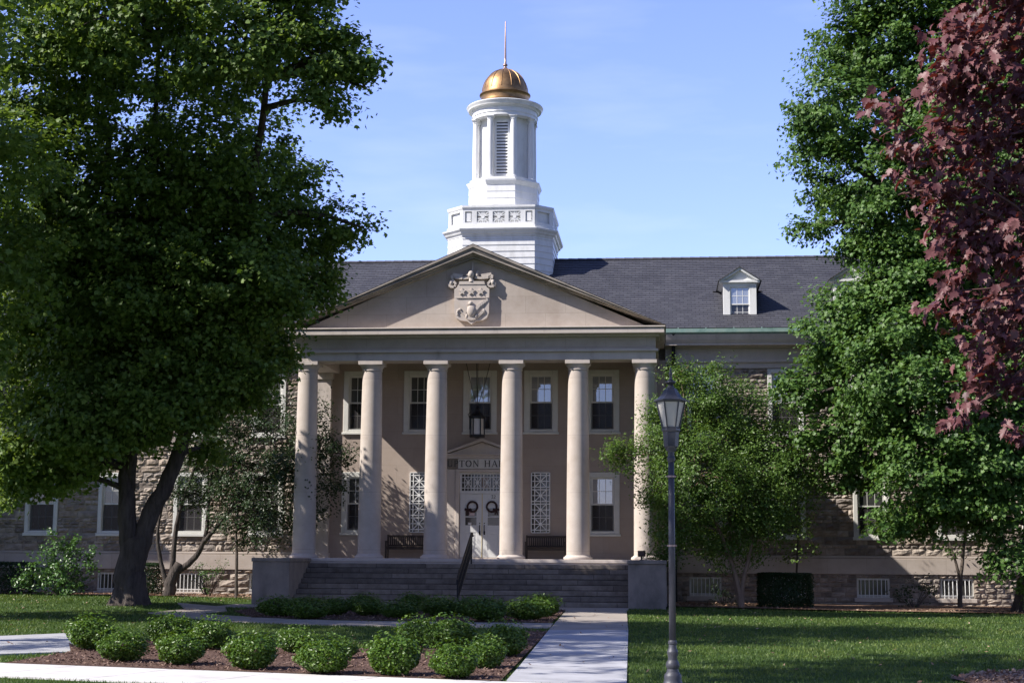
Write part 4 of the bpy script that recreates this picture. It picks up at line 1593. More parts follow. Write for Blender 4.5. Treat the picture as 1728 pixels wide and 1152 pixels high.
ln = empty('hanging_lantern', (-.09, 1.7, 6.22), 'large black lantern hanging on chains above the entrance doors', 'lantern')
b = MB()
hexp = lambda r, z, n=6: [(r * math.cos(2 * PI * k / n + .06), r * math.sin(2 * PI * k / n + .06), z) for k in range(n)]
b.loft([hexp(.27, 0), hexp(.29, .03), hexp(.29, .09), hexp(.27, .11)])
b.loft([hexp(.27, .70), hexp(.31, .73), hexp(.31, .78), hexp(.2, .84), hexp(.1, .95), hexp(.06, 1.05), hexp(.09, 1.1), hexp(.03, 1.2)])
for p in hexp(.265, 0):
    b.box(p[0] - .02, p[0] + .02, p[1] - .02, p[1] + .02, .11, .70)
b.loft([hexp(.06, -.03), hexp(.12, 0)])
for k in range(6):
    p = hexp(.30, .76)[k]
    b.tube([p, (p[0] * 1.15, p[1] * 1.15, .86), (p[0] * .9, p[1] * .9, .95)], .014, 6)
part('frame', b, DARKMETAL, ln)
b = MB()
b.loft([hexp(.235, .11), hexp(.235, .70)])
part('glass', b, LAMPGLASS, ln)
b = MB()
b.tube([(0, 0, 1.15), (0, 0, 3.03)], .012, 6)
for dx, dy in ((-.5, .1), (.5, .1), (0, -.5)):
    P = [(0, 0, 1.15)]
    for k in range(1, 26):
        q = k / 25
        P.append((dx * q, dy * q, 1.15 + 1.88 * q - .12 * math.sin(PI * q)))
    b.tube(P, .012, 5)
part('chain', b, DARKMETAL, ln)

for sx, lab in ((-1, 'brown twig wreath on the left white door'), (1, 'brown twig wreath on the right white door')):
    wr = empty('wreath', (DX + sx * .37 + (.0), WY - .0, 3.72), lab, 'wreath', 'twig wreaths on the entrance doors')
    b = MB()
    n_ = 40
    for s_ in range(5):
        P = []
        for k in range(n_ + 1):
            a = 2 * PI * k / n_
            rr = .19 + .022 * math.cos(5 * a + s_ * 1.26)
            P.append((rr * math.cos(a), -.015 + .022 * math.sin(5 * a + s_ * 1.26), rr * math.sin(a)))
        b.tube(P, .017, 6, .25, cap=False)
    part('twig_ring', b, WREATHM, wr)
    b = MB()
    bx, bz = -.17, -.10
    if sx > 0: bx = .17
    for q in (-1, 1):
        b.loft([[(bx + q * .02, -.05, bz - .02), (bx + q * .02, -.03, bz + .02)], [(bx + q * .09, -.06, bz - .06), (bx + q * .09, -.02, bz + .05)], [(bx + q * .13, -.05, bz - .04), (bx + q * .13, -.03, bz + .03)]], cap=False)
        b.bar((bx, -.04, bz), (bx + q * .05, -.035, bz - .20), .04, .01)
    b.tube([(bx, -.07, bz), (bx, -.02, bz)], .04, 8)
    part('bow', b, WREATHM, wr)

nt_ = MB()
nt_.box(-.11, .11, -.004, 0, -.09, .09)
o = part('paper_notice', nt_, PINKP)
o.location = (DX - .40, WY + .028, 3.48)
tag(o, 'pink and white paper notice taped inside the left door below its wreath', 'notice')
nt_ = MB()
nt_.box(-.07, .07, -.004, 0, -.045, .045)
o = part('paper_notice', nt_, PAPER)
o.location = (DX - .47, WY + .028, 3.08)
tag(o, 'small white card at the lower corner of the left door pane', 'notice')

# handrail down the middle of the steps
hr = empty('handrail', (0, -.9, FLOOR), 'black iron handrail running down the middle of the front steps', 'handrail')
slp = RH / TD
b = MB()
y_top, y_bot = .0, -2.95
zl = lambda y: (y + .0) * slp
P = [(.06, .42, .80), (.06, .15, .90)] + [(.06 - .08 * (k / 8), y_bot * k / 8, .90 + zl(y_bot * k / 8)) for k in range(9)] + [(-.02, y_bot - .18, .86 + zl(y_bot - .1)), (-.02, y_bot - .2, .7 + zl(y_bot - .1))]
b.tube(P, .034, 8)
part('top_rail', b, DARKMETAL, hr)
b = MB()
b.tube([(.06, -.02, .16), (-.02, y_bot + .02, .16 + zl(y_bot))], .018, 8)
b.tube([(.06, -.02, .52), (-.02, y_bot + .02, .52 + zl(y_bot))], .018, 8)
part('lower_rail', b, DARKMETAL, hr)
b = MB()
for k in range(1, 22):
    q = k / 22
    b.tube([(.06 - .08 * q, y_bot * q, .16 + zl(y_bot * q)), (.06 - .08 * q, y_bot * q, .88 + zl(y_bot * q))], .011, 6)
part('baluster_row', b, DARKMETAL, hr)
for yy, xx in ((0, .06), (y_bot, -.02)):
    b = MB()
    kk = math.ceil((-yy + .9 - .74) / TD)
    zb = FLOOR - RH * max(0, min(NR - 1, kk)) - FLOOR
    b.box(xx - .028, xx + .028, yy - .028, yy + .028, zb - .01, .93 + zl(yy))
    part('post', b, DARKMETAL, hr)

fl = empty('floodlight', (6.05, -2.6, FLOOR - .01), 'small brown floodlight on top of the right cheek wall', 'floodlight')
b = MB()
b.tube([(0, 0, 0), (0, 0, .12)], .03, 8)
b.lathe([(.07, 0), (.07, .02)], 12)
part('stand', b, DARKMETAL, fl)
b = MB()
b.loft([[(x_ * s_, y_, .22 + z_ * s_) for x_, z_ in ((-.13, -.10), (.13, -.10), (.13, .10), (-.13, .10))] for s_, y_ in ((.6, -.14), (1, .0), (1, .08))])
part('lamp_head', b, mat('rusty_brown_metal', [(.05, .03, .025), (.10, .06, .045)], 8, .7), fl)

# ------------------------------------------------------------------ lamp post in front
LZ = lambda z: z if z < 3.55 else 3.55 + (z - 3.55) * .82
lp = empty('street_lamp', (6.91, -33.45, 0), 'tall dark grey lamp post with a tapered six sided lantern beside the walk', 'lamp post')
b = MB()
b.lathe([(.20, -.05), (.20, .03), (.18, .05), (.16, .10), (.165, .14), (.15, .17), (.115, .20), (.105, .24), (.125, .27), (.13, .30), (.115, .335), (.09, .36), (.085, .40), (.10, .44), (.105, .47), (.09, .50), (.075, .52), (.072, .57), (.085, .585), (.085, .61), (.066, .63)], 24)
part('base', b, LAMPMETAL, lp, auto=35)
b = MB()
b.lathe([(.064, .62), (.062, 1.9), (.056, 3.12)], 20)
part('post', b, LAMPMETAL, lp, smooth=True)
for zz in (1.92, 2.88):
    b = MB()
    b.lathe([(.068, zz - .012), (.068, zz + .012)], 20)
    b.box(-.09, -.06, -.015, .015, zz - .012, zz + .012)
    b.box(.06, .09, -.015, .015, zz - .012, zz + .012)
    part('band', b, SPIRE, lp)
b = MB()
b.lathe([(.056, 3.08), (.075, 3.10), (.078, 3.14), (.06, 3.16), (.06, 3.22), (.085, 3.24)], 20)
b.loft([hexp(.09, 3.235), hexp(.115, 3.28), hexp(.135, 3.30), hexp(.155, 3.50), hexp(.175, 3.52), hexp(.175, 3.55), hexp(.16, 3.555)])
part('lantern_socket', b, LAMPMETAL, lp)
g0, g1, zg0, zg1 = .155, .275, 3.555, 4.02
b = MB()
b.loft([hexp(g0 - .012, zg0), hexp(g1 - .015, zg1)])
part('lantern_glass', b, LAMPGLASS, lp)
b = MB()
for k in range(6):
    p, q = hexp(g0, zg0)[k], hexp(g1, zg1)[k]
    b.tube([p, q], .014, 6)
    p2, q2 = hexp(g0, zg0 + .01)[(k + 1) % 6], hexp(g1, zg1 - .01)[(k + 1) % 6]
    b.tube([hexp(g1, zg1 - .01)[k], q2], .012, 6)
    b.tube([hexp(g0, zg0 + .01)[k], p2], .012, 6)
part('lantern_frame', b, LAMPMETAL, lp)
b = MB()
b.loft([hexp(.30, 4.015), hexp(.325, 4.02), hexp(.33, 4.04), hexp(.27, 4.06), hexp(.20, 4.11), hexp(.155, 4.17), hexp(.12, 4.23), hexp(.085, 4.245), hexp(.075, 4.26)])
part('lantern_roof', b, LAMPMETAL, lp)
b = MB()
b.lathe([(.075, 4.255), (.06, 4.28), (.045, 4.30), (.09, 4.33), (.105, 4.345), (.10, 4.36), (.05, 4.375), (.055, 4.39), (.03, 4.41), (.022, 4.44), (.034, 4.48), (.034, 4.51), (.018, 4.53), (.024, 4.555), (.016, 4.58), (.004, 4.62)], 16)
part('finial', b, LAMPMETAL, lp, auto=40)

for ch in lp.children:
    for v in ch.data.vertices:
        v.co.x *= .74
        v.co.y *= .74
        v.co.z = LZ(v.co.z)

# ------------------------------------------------------------------ plants
LEAF4 = (np.array([(0, -.5, 0), (.30, -.02, .07), (0, .55, -.04), (-.30, -.02, .07)]), [(0, 1, 2), (0, 2, 3)])
LEAF6 = (np.array([(0, -.45, 0), (.34, -.22, .06), (.50, .18, .02), (.12, .20, .0), (0, .58, -.06), (-.12, .20, 0), (-.50, .18, .02), (-.34, -.22, .06)]),
         [(0, 1, 3), (1, 2, 3), (0, 3, 4), (0, 4, 5), (0, 5, 7), (7, 5, 6)])
def maple_shape():
    pts = [(0, -.42), (.10, -.36), (.30, -.42), (.28, -.26), (.50, -.10), (.36, -.04), (.52, .20), (.30, .14), (.20, .24), (.22, .46), (.10, .40), (0, .66)]
    P = pts + [(-x, y) for x, y in pts[-2:0:-1]]
    z = lambda x, y: .10 * abs(x) * 2 - .25 * (x * x + y * y)
    V = [(0, 0, 0.0)] + [(x, y, z(x, y)) for x, y in P]
    n = len(P)
    return np.array(V), [(0, 1 + k, 1 + (k + 1) % n) for k in range(n)]
MAPLE = maple_shape()

def leaves(name, C, N, size, m, parent, shape=LEAF4, spin=None):
    n = len(C)
    S, F = shape
    t, b_, nn = frames(N, RNG.uniform(0, 2 * PI, n) if spin is None else spin)
    V = (C[:, None, :] + size[:, None, None] * (S[None, :, 0:1] * t[:, None, :] + S[None, :, 1:2] * b_[:, None, :] + S[None, :, 2:3] * nn[:, None, :]))
    return np_mesh(name, V, len(S), F, m, parent)

def rand_dir(n):
    d = RNG.normal(size=(n, 3))
    return d / np.linalg.norm(d, axis=1, keepdims=True)

def crown_points(lobes, density, cl_r, per, flat=.55, shell=2.4, jit=1.0):
    """clusters spread through overlapping lobes, leaves spread through flattened clusters"""
    CC, OUT = [], []
    for (x, y, z, r) in lobes:
        k = max(2, int(density * r * r))
        d = rand_dir(k)
        rad = r * (RNG.uniform(0.05, 1, k) ** (1 / shell))
        rad *= RNG.uniform(.88, 1.06, k)
        CC.append(np.array([x, y, z]) + d * rad[:, None])
        OUT.append(d)
    CC, OUT = np.concatenate(CC), np.concatenate(OUT)
    n = len(CC)
    num = RNG.integers(int(per * .6), int(per * 1.4) + 1, n)
    idx = np.repeat(np.arange(n), num)
    rs = (cl_r * RNG.uniform(.6, 1.3, n))[idx]
    g = np.clip(RNG.normal(size=(len(idx), 3)) * .5, -1, 1)
    # tilt each spray away from the crown so edges look feathery
    off = g * rs[:, None]
    off[:, 2] *= flat
    off += OUT[idx] * (np.abs(g[:, :1]) * rs[:, None] * .2)
    L = CC[idx] + off
    Nn = np.array([-.22, -.16, .75]) + OUT[idx] * .6 + RNG.normal(size=(len(idx), 3)) * .55 * jit
    return CC, OUT, L, Nn

def limb(b, pts, r0, r1, n=9, noise=.05, sub=4, wob=.03):
    """smooth tapering limb through points"""
    P = [Vector(p) for p in pts]
    out, rad = [], []
    m_ = len(P)
    tot = (m_ - 1) * sub
    for i in range(m_ - 1):
        p0, p1, p2, p3 = P[max(i - 1, 0)], P[i], P[i + 1], P[min(i + 2, m_ - 1)]
        for k in range(sub + (1 if i == m_ - 2 else 0)):
            t = k / sub
            q = .5 * ((2 * p1) + (p2 - p0) * t + (2 * p0 - 5 * p1 + 4 * p2 - p3) * t * t + (3 * p1 - p0 - 3 * p2 + p3) * t ** 3)
            s = (i * sub + k) / tot
            if 0 < s < 1:
                q += Vector((random.gauss(0, wob), random.gauss(0, wob), 0))
            out.append(q)
            rad.append(r0 + (r1 - r0) * s ** .8)
    b.tube(out, rad, n, noise)

def branches_to(b, origin_pts, targets, r0=.05, r1=.012, n=5, sag=.1):
    O = np.array(origin_pts)
    for t in targets:
        d = np.linalg.norm(O - t, axis=1) + .6 * np.maximum(0, O[:, 2] - t[2])
        o = O[np.argmin(d)]
        mid = (o + t) / 2 + np.array([random.gauss(0, .12), random.gauss(0, .12), .08 * np.linalg.norm(o - t)])
        limb(b, [o, mid, t], r0, r1, n, 0, 3, .01)

def tree(name, base, trunks, lobes, label, cat, leafm, barkm, density, cl_r, per, size, group=None, shape=LEAF4, flat=.55, shell=2.4,
         flare=None, twig=60, twig_r=.05, main_r=None, jit=1.0, limb_lobes=True):
    r = empty(name, base, label, cat, group)
    bx, by, bz = base
    b = MB()
    O = []
    for (pts, r0, r1) in trunks:
        q = [(x - bx, y - by, z - bz) for x, y, z in pts]
        limb(b, q, r0, r1, 12, .06, 5, r0 * .06)
        for i in range(len(q) - 1):
            for t in (0.35, .7, 1):
                O.append(np.array(q[i]) * (1 - t) + np.array(q[i + 1]) * t)
    if flare:
        fr, fh = flare
        n_ = 18
        rings = []
        for s_ in (0, .12, .3, .6, 1):
            rr = fr + (trunks[0][1] * .97 - fr) * (1 - (1 - s_) ** 2.4)
            rings.append([((rr * (1 + (1 - s_) * .16 * math.sin(5 * 2 * PI * k / n_ + 1))) * math.cos(2 * PI * k / n_), rr * (1 + (1 - s_) * .16 * math.sin(5 * 2 * PI * k / n_ + 1)) * math.sin(2 * PI * k / n_), -.08 + s_ * fh) for k in range(n_)])
        b.loft(rings)
    tb = b
    if twig > 45:
        part('trunk', b, barkm, r, smooth=True)
    CC, OUT, L, Nn = crown_points([(x - bx, y - by, z - bz, rr) for x, y, z, rr in lobes], density, cl_r, per, flat, shell, jit)
    b = MB() if twig > 45 else tb
    Oup = [o for o in O if o[2] > .12 * max(o_[2] for o_ in O)] or O
    LC = np.array([(x - bx, y - by, z - bz) for x, y, z, _ in lobes])
    if limb_lobes:
        branches_to(b, Oup, LC, main_r or twig_r * 1.8, twig_r * .6, 6)
    if twig:
        sel = RNG.choice(len(CC), min(twig, len(CC)), replace=False)
        branches_to(b, list(LC) + Oup, CC[sel], twig_r * .6, .010, 4)
    part('branches' if twig > 45 else 'trunk', b, barkm, r, smooth=True)
    sz = size * RNG.uniform(.65, 1.25, len(L))
    leaves('crown', L, Nn, sz, leafm, r, shape)
    return r

LM = [(-7.2, -10.0, 6.2, 0.87), (-8.7, -10.0, 5.6, 0.7), (-13.0, -9.0, 4.6, 1.07), (-10.5, -10.0, 5.3, 1.04), (-5.5, -10.0, 7.0, 0.7), (-5.4, -13.6, 16.8, 2.48), (-3.0, -13.6, 15.9, 1.32), (-2.1, -13.6, 15.8, 0.73), (-1.6, -13.6, 15.5, 0.36), (-1.5, -13.6, 14.9, 0.33), (-8.5, -13.6, 17.4, 3.15), (-11.8, -12.5, 16.1, 2.89), (-7.2, -10.0, 14.0, 2.89), (-5.5, -7.8, 12.8, 1.97), (-3.4, -8.0, 12.2, 0.82), (-2.6, -8.0, 12.1, 0.36), (-5.0, -7.0, 11.1, 1.45), (-9.8, -9.5, 12.3, 3.45), (-12.1, -10.0, 11.7, 2.89), (-6.2, -10.0, 10.0, 2.38), (-9.4, -10.0, 8.7, 2.55), (-12.8, -8.0, 8.0, 2.67), (-6.2, -7.0, 8.6, 1.45), (-7.0, -10.0, 7.3, 1.45), (-6.3, -6.0, 8.2, 0.8), (-5.1, -10.0, 9.4, 1.15), (-7.5, -13.5, 18.9, 1.3), (-9.5, -13.6, 19.2, 1.4), (-5.4, -13.6, 18.6, 1.2), (-3.6, -13.6, 18.8, 1.82), (-10.7, -11.0, 6.0, 1.58), (-8.4, -11.0, 6.1, 1.16), (-12.4, -7.0, 4.5, 0.73), (-11.7, -6.0, 4.8, 0.41), (-12.5, -10.0, 5.2, 1.53), (-8.2, -8.5, 11.2, 3.17), (-5.7, -9.0, 7.0, 0.5), (-4.2, -7.0, 10.5, 0.73), (-2.7, -13.6, 14.5, 0.66), (-5.7, -6.0, 7.9, 0.45), (-11.8, -7.7, 10.3, 3.04), (-11.4, -5.0, 10.2, 2.1), (-8.3, -5.6, 9.1, 1.88), (-13.4, -5.5, 11.2, 2.6), (-7.2, -5.0, 8.3, 0.9), (-10.2, -4.8, 8.2, 1.8), (-9.6, -10.5, 5.9, 1.3), (-7.6, -10.2, 6.0, 1.0), (-11.6, -9.0, 4.9, 1.2), (-6.3, -9.0, 6.6, 0.8), (-12.9, -9.0, 4.2, 1.1), (-10.6, -6.5, 6.2, 1.2), (-8.9, -7.0, 7.0, 1.2), (-8.0, -6.4, 5.2, 0.6)]
tree('maple_tree', (-9.75, -8, ground(-9.75, -8)), [
    ([(-9.75, -8, .1), (-9.76, -8, 1.3), (-9.65, -8, 2.4)], .47, .43),
    ([(-9.78, -8, 1.8), (-9.95, -8.1, 3.2), (-10.05, -8, 5.0), (-10.5, -8, 7.0), (-10.75, -8.4, 10), (-10.4, -9.8, 15)], .34, .09),
    ([(-9.6, -8, 1.8), (-9.2, -7.9, 3.1), (-8.65, -7.9, 4.2), (-8.0, -7.8, 6.3), (-7.35, -7.8, 7.7), (-6.4, -8.2, 9.8), (-5.6, -10.2, 13.2), (-4.6, -12.6, 15.6)], .34, .09),
    ([(-9.9, -8, 3.8), (-9.5, -8.8, 7), (-8.9, -10, 12), (-8.3, -11.6, 17)], .18, .06)],
    LM, 'huge dark green maple with a forked trunk standing left of the portico', 'tree', LEAF_MAPLE, BARK, 25, .60, 68, .160, shape=LEAF6, flare=(.70, 1.1), twig=170, twig_r=.06, main_r=.12)

RM = [(13.8, -2, 19.6, 1.84), (12.7, -3, 17.1, 1.61), (12.2, -2, 16.0, 1.19), (16.0, -1, 19.3, 2.92), (14.1, -3, 14.5, 2.11), (17.1, 0, 15.6, 3.18), (12.2, -2, 13.2, 0.61), (11.5, -2, 13.2, 0.33), (13.7, -2, 13.1, 0.9), (15.1, -3, 11.0, 1.75), (13.0, -2, 9.6, 1.53), (12.5, -1, 8.0, 1.36), (11.4, -2, 7.2, 0.74), (14.6, -4, 8.2, 2.26), (17.8, -1, 11.3, 3.13), (16.1, -4, 6.7, 2.56), (14.0, -2, 6.1, 1.64), (15.2, -4, 4.6, 1.77), (14.2, -3, 3.0, 0.72), (17.7, -4, 4.9, 1.97), (17.3, -3, 3.6, 1.1), (18.3, -4, 15.4, 3.94), (17.9, -2, 20.2, 3.07), (13.3, -3, 10.0, 0.7), (17.8, -4, 1.9, 0.89), (20.5, -2, 10.7, 4.71), (20.8, -2, 18.0, 4.71), (16.1, -2, 24.0, 3.48), (14.2, -2, 21.8, 1.43), (21.2, -2, 5.7, 3.07), (12.6, -1, 14.6, 0.83), (13.3, -1, 4.7, 0.94), (14.4, -3, 12.1, 1.1), (14.2, -3, 11.0, 0.84), (13.4, -2, 12.5, 0.61), (15.6, -3, 12.0, 1.61), (13.0, -2, 14.0, 0.61), (13.4, -3, 10.2, 0.9), (12.5, -2, 8.7, 0.82), (11.1, -2, 7.9, 0.45), (16.5, -3, 4.0, 1.2), (15.3, -3, 3.0, 0.72), (12.8, -2, 5.5, 0.82), (11.8, -2, 6.0, 0.61)]
tree('maple_tree', (19.0, -2, ground(19, -2)), [
    ([(19.0, -2, 0), (19.1, -2, 3), (18.9, -2, 6), (18.3, -2, 10), (18.4, -2, 16), (18.0, -2, 21)], .55, .08),
    ([(19.0, -2, 4), (17.4, -2.2, 7.0), (15.4, -2.4, 10), (14.2, -2.4, 14.5)], .25, .06),
    ([(18.8, -2, 7), (17.2, -1.6, 12), (15.6, -1.6, 17.5)], .22, .06)],
    RM, 'tall bright green maple in front of the right stone wing', 'tree', LEAF_MAPLE2, BARK, 27, .54, 66, .150, shape=LEAF6, flare=(.8, 1.2), twig=150, twig_r=.06, main_r=.12)

SV = [(8.5, -1.5, 7.2, 1.28), (9.8, -0.5, 6.5, 1.68), (6.9, -2.0, 5.8, 1.13), (5.6, -2.0, 5.3, 0.7), (5.1, -2.0, 5.3, 0.37), (8.0, -2.5, 4.6, 1.82), (10.1, -1.5, 4.7, 1.9), (11.3, -0.5, 5.3, 1.26), (7.2, -2.0, 2.9, 1.06), (9.0, -0.5, 2.9, 1.68), (7.3, -1.5, 8.2, 0.54), (7.9, -1.0, 8.0, 0.63), (10.6, -1.5, 3.3, 1.03), (6.6, -2.0, 4.2, 0.78), (11.9, -1.0, 4.3, 0.73), (6.6, -2.0, 6.9, 0.53), (8.6, -1.5, 8.2, 0.5), (6.9, -2.0, 1.9, 0.49)]
tree('serviceberry_tree', (9.43, -1, ground(9.4, -1)), [
    ([(9.43, -1, .05), (9.33, -1, .9), (9.0, -1, 2.0), (8.2, -1.3, 4.2), (7.6, -1.4, 6.4)], .11, .03),
    ([(9.45, -1, .05), (9.5, -1, 1.0), (9.75, -1, 2.0), (10.2, -1, 4.0), (10.3, -.9, 6.0)], .10, .03),
    ([(9.40, -.95, .1), (9.2, -.7, 1.2), (9.1, -.6, 3.0), (9.0, -.8, 6.5)], .07, .025)],
    SV, 'bushy light green multi stemmed small tree right of the portico', 'tree', LEAF_LIME, BARKT, 60, .42, 60, .095, flat=.7, twig=160, twig_r=.025, main_r=.035, shell=2.0)

CRB = [(-7.3, 1.2, 6.0, 1.63), (-5.8, 0.7, 5.7, 1.07), (-8.6, 1.2, 4.8, 1.41), (-10.4, 2.2, 5.1, 1.32), (-6.2, 0.7, 4.1, 1.12), (-7.7, 0.6, 3.3, 1.18), (-9.3, 1.2, 6.6, 1.3), (-8.6, 1.7, 7.3, 1.09), (-4.8, 0.4, 5.5, 0.53), (-11.4, 1.7, 4.2, 0.66), (-6.4, 1.2, 7.0, 0.98), (-8.8, 0.7, 2.8, 0.86), (-5.3, 0.4, 4.5, 0.51), (-9.8, 1.3, 5.6, 1.2), (-10.7, 1.5, 4.2, .9), (-9.2, 1.1, 3.8, 1.1), (-7.0, .6, 4.9, 1.2), (-6.4, .5, 3.2, .7)]
tree('crabapple_tree', (-11.58, 1.5, ground(-11.6, 1.5)), [
    ([(-11.58, 1.5, .1), (-11.5, 1.5, .9), (-11.2, 1.5, 1.5)], .24, .20),
    ([(-11.65, 1.5, .7), (-12.0, 1.5, 1.8), (-12.1, 1.5, 2.8), (-11.8, 1.5, 4.6)], .10, .04),
    ([(-11.5, 1.5, .8), (-11.45, 1.5, 2.2), (-11.3, 1.5, 3.4), (-10.8, 1.5, 5.0), (-10.4, 1.5, 6.4)], .12, .04),
    ([(-11.3, 1.5, 1.2), (-10.6, 1.4, 1.75), (-10.2, 1.3, 2.6), (-10.1, 1.3, 4.2), (-9.9, 1.3, 6.6)], .14, .035),
    ([(-10.25, 1.3, 2.3), (-9.2, 1.1, 3.5), (-8.2, 1.0, 4.6), (-6.8, .9, 5.5)], .09, .025),
    ([(-10.05, 1.3, 4.2), (-9.0, 1.2, 5.3), (-7.9, 1.1, 6.2)], .06, .02)],
    CRB, 'dark spreading crabapple with bare forked stems left of the steps', 'tree', LEAF_DARK, BARK, 44, .36, 36, .105, flat=.8, twig=190, twig_r=.026, main_r=.035, shell=1.8)
tree('sapling', (-8.87, 1.0, ground(-8.9, 1)), [([(-8.87, 1, .1), (-8.9, 1, 1.6), (-8.95, 1, 3.2), (-8.7, 1, 5.0)], .075, .03)],
     [(-8.3, .8, 2.9, .5), (-7.6, .6, 2.3, .62), (-8.6, .9, 4.4, .9), (-7.9, .8, 3.5, .6)], 'thin straight sapling beside the left cheek wall', 'tree', LEAF_DARK, BARKL, 26, .32, 15, .12, twig=40, twig_r=.02, main_r=.025)
RS = [(17.5, 2.2, 3.6, 0.88), (16.6, 2.2, 3.2, 0.66), (18.1, 2.2, 2.8, 0.71), (17.0, 1.9, 2.1, 0.48)]
tree('sapling', (17.33, 2, ground(17.3, 2)), [([(17.33, 2, 0), (17.36, 2, .9), (17.5, 2, 2.0), (17.7, 2, 3.6)], .10, .04), ([(17.38, 2, 1.1), (17.1, 2, 2.2), (16.7, 2.1, 3.4)], .06, .025)],
     RS, 'small forked tree before a basement window of the right wing', 'tree', LEAF_MAPLE2, BARKL, 26, .34, 14, .14, twig=40, twig_r=.02, main_r=.025)
tree('sapling', (11.6, 2.4, ground(11.6, 2.4)), [([(11.6, 2.4, 0), (11.62, 2.4, 1.4), (11.7, 2.4, 3.0), (11.6, 2.4, 4.6)], .05, .02)],
     [(11.7, 2.3, 3.6, .7), (11.3, 2.3, 4.4, .7), (12.0, 2.2, 2.6, .6), (11.5, 2.2, 2.0, .5)], 'slim dark stemmed young tree behind the clipped hedge', 'tree', LEAF_LIME, BARK, 40, .3, 12, .12, twig=30, twig_r=.015, main_r=.02)

# trees just outside the frame on the left whose branches and shade reach into the picture
near = [(-10.6, -28.5, 15.5, 3.0), (-7.6, -28.3, 15.6, 2.2), (-12.5, -26, 17.5, 3.4), (-9.5, -26, 19, 3.2), (-13, -30, 16, 3.2), (-6.6, -27.4, 12.3, .75), (-7.4, -28.0, 12.6, .7), (-8.6, -27, 13.0, 1.1), (-5.9, -27.2, 17.5, 1.6), (-11.5, -23.5, 15.5, 2.6), (-15.5, -28, 16.5, 3.4), (-12, -27, 21, 3.4), (-7.6, -25.2, 17.5, 2.0), (-8, -34, 13, 1.7), (-10, -32.6, 14, 2.0), (-15.5, -28.5, 12, 2.4), (-11.6, -25, 12.8, 2.0), (-18.6, -32.5, 12.5, 1.8), (-17.2, -31.6, 14.5, 1.5)]
tree('maple_tree', (-14.0, -28.5, ground(-14, -28.5)), [
    ([(-14, -28.5, 0), (-13.9, -28.5, 4), (-13.2, -28, 9), (-12.6, -27.5, 14), (-12.2, -27, 20)], .45, .1),
    ([(-13.5, -28.2, 7), (-11.6, -28.2, 11), (-9.4, -28, 14), (-7.6, -28, 15.2)], .22, .05)],
    near, 'dark maple whose lowest twigs hang into the top left corner', 'tree', LEAF_MAPLE, BARK, 9, .7, 36, .17, shape=LEAF6, twig=90, twig_r=.05, main_r=.1)
left2 = [(-16.5, -17, 8.5, 3.0), (-14.6, -16.5, 10, 2.6), (-17.5, -18.5, 12.5, 3.6), (-15.2, -14.5, 12.2, 3.0), (-14.2, -18.5, 8.6, 1.9), (-18.5, -15, 15.5, 3.4), (-15.5, -17, 14.8, 2.8), (-13.4, -16.4, 7.2, 1.0), (-15.4, -17.0, 6.0, 1.4), (-14.6, -16.5, 5.0, .8), (-13.7, -14.5, 9.5, 1.4), (-11.4, -15.8, 9.8, 2.0), (-10.6, -16.8, 12.2, 1.7), (-12.2, -15, 7.4, 1.5), (-9.4, -20.2, 11.2, 1.2), (-12.8, -18.8, 11, 2.2), (-11.4, -19.5, 9, 1.3), (-12.5, -21.5, 12, 2.6), (-9.8, -22, 14.5, 2.2), (-14, -20, 14, 2.4)]
tree('maple_tree', (-18.5, -17, ground(-18.5, -17)), [([(-18.5, -17, 0), (-18.4, -17, 4), (-17.8, -16.8, 8), (-17, -16.5, 13), (-17, -16.5, 16)], .42, .08), ([(-18.2, -17, 4.5), (-16.5, -16.8, 7), (-14.9, -16.6, 9.2), (-11.6, -17, 10.6)], .18, .04)],
     left2, 'leafy maple at the left edge in front of the forked maple', 'tree', LEAF_MAPLE, BARK, 14, .62, 52, .17, shape=LEAF6, twig=80, twig_r=.05, main_r=.1)

left3 = [(-5.2, -37, 14.5, 3.0), (-2.6, -36, 15.4, 2.2), (-6.5, -38.5, 17, 2.6), (-3.4, -38.5, 17.5, 2.6), (-4.6, -34.6, 16.5, 2.0), (-1.0, -33.5, 17.0, 1.8), (.2, -36.6, 17.2, 1.6)]
tree('maple_tree', (-6.6, -40, ground(-6.6, -40)), [([(-6.6, -40, 0), (-6.5, -39.9, 5), (-6, -39, 10), (-5, -37.8, 14.5), (-4.6, -37.5, 18)], .36, .07)],
     left3, 'tall open maple beside the sidewalk whose dappled shade falls across the entrance walk', 'tree', LEAF_MAPLE, BARK, 12, .55, 34, .17, shape=LEAF6, twig=50, twig_r=.05, main_r=.09)

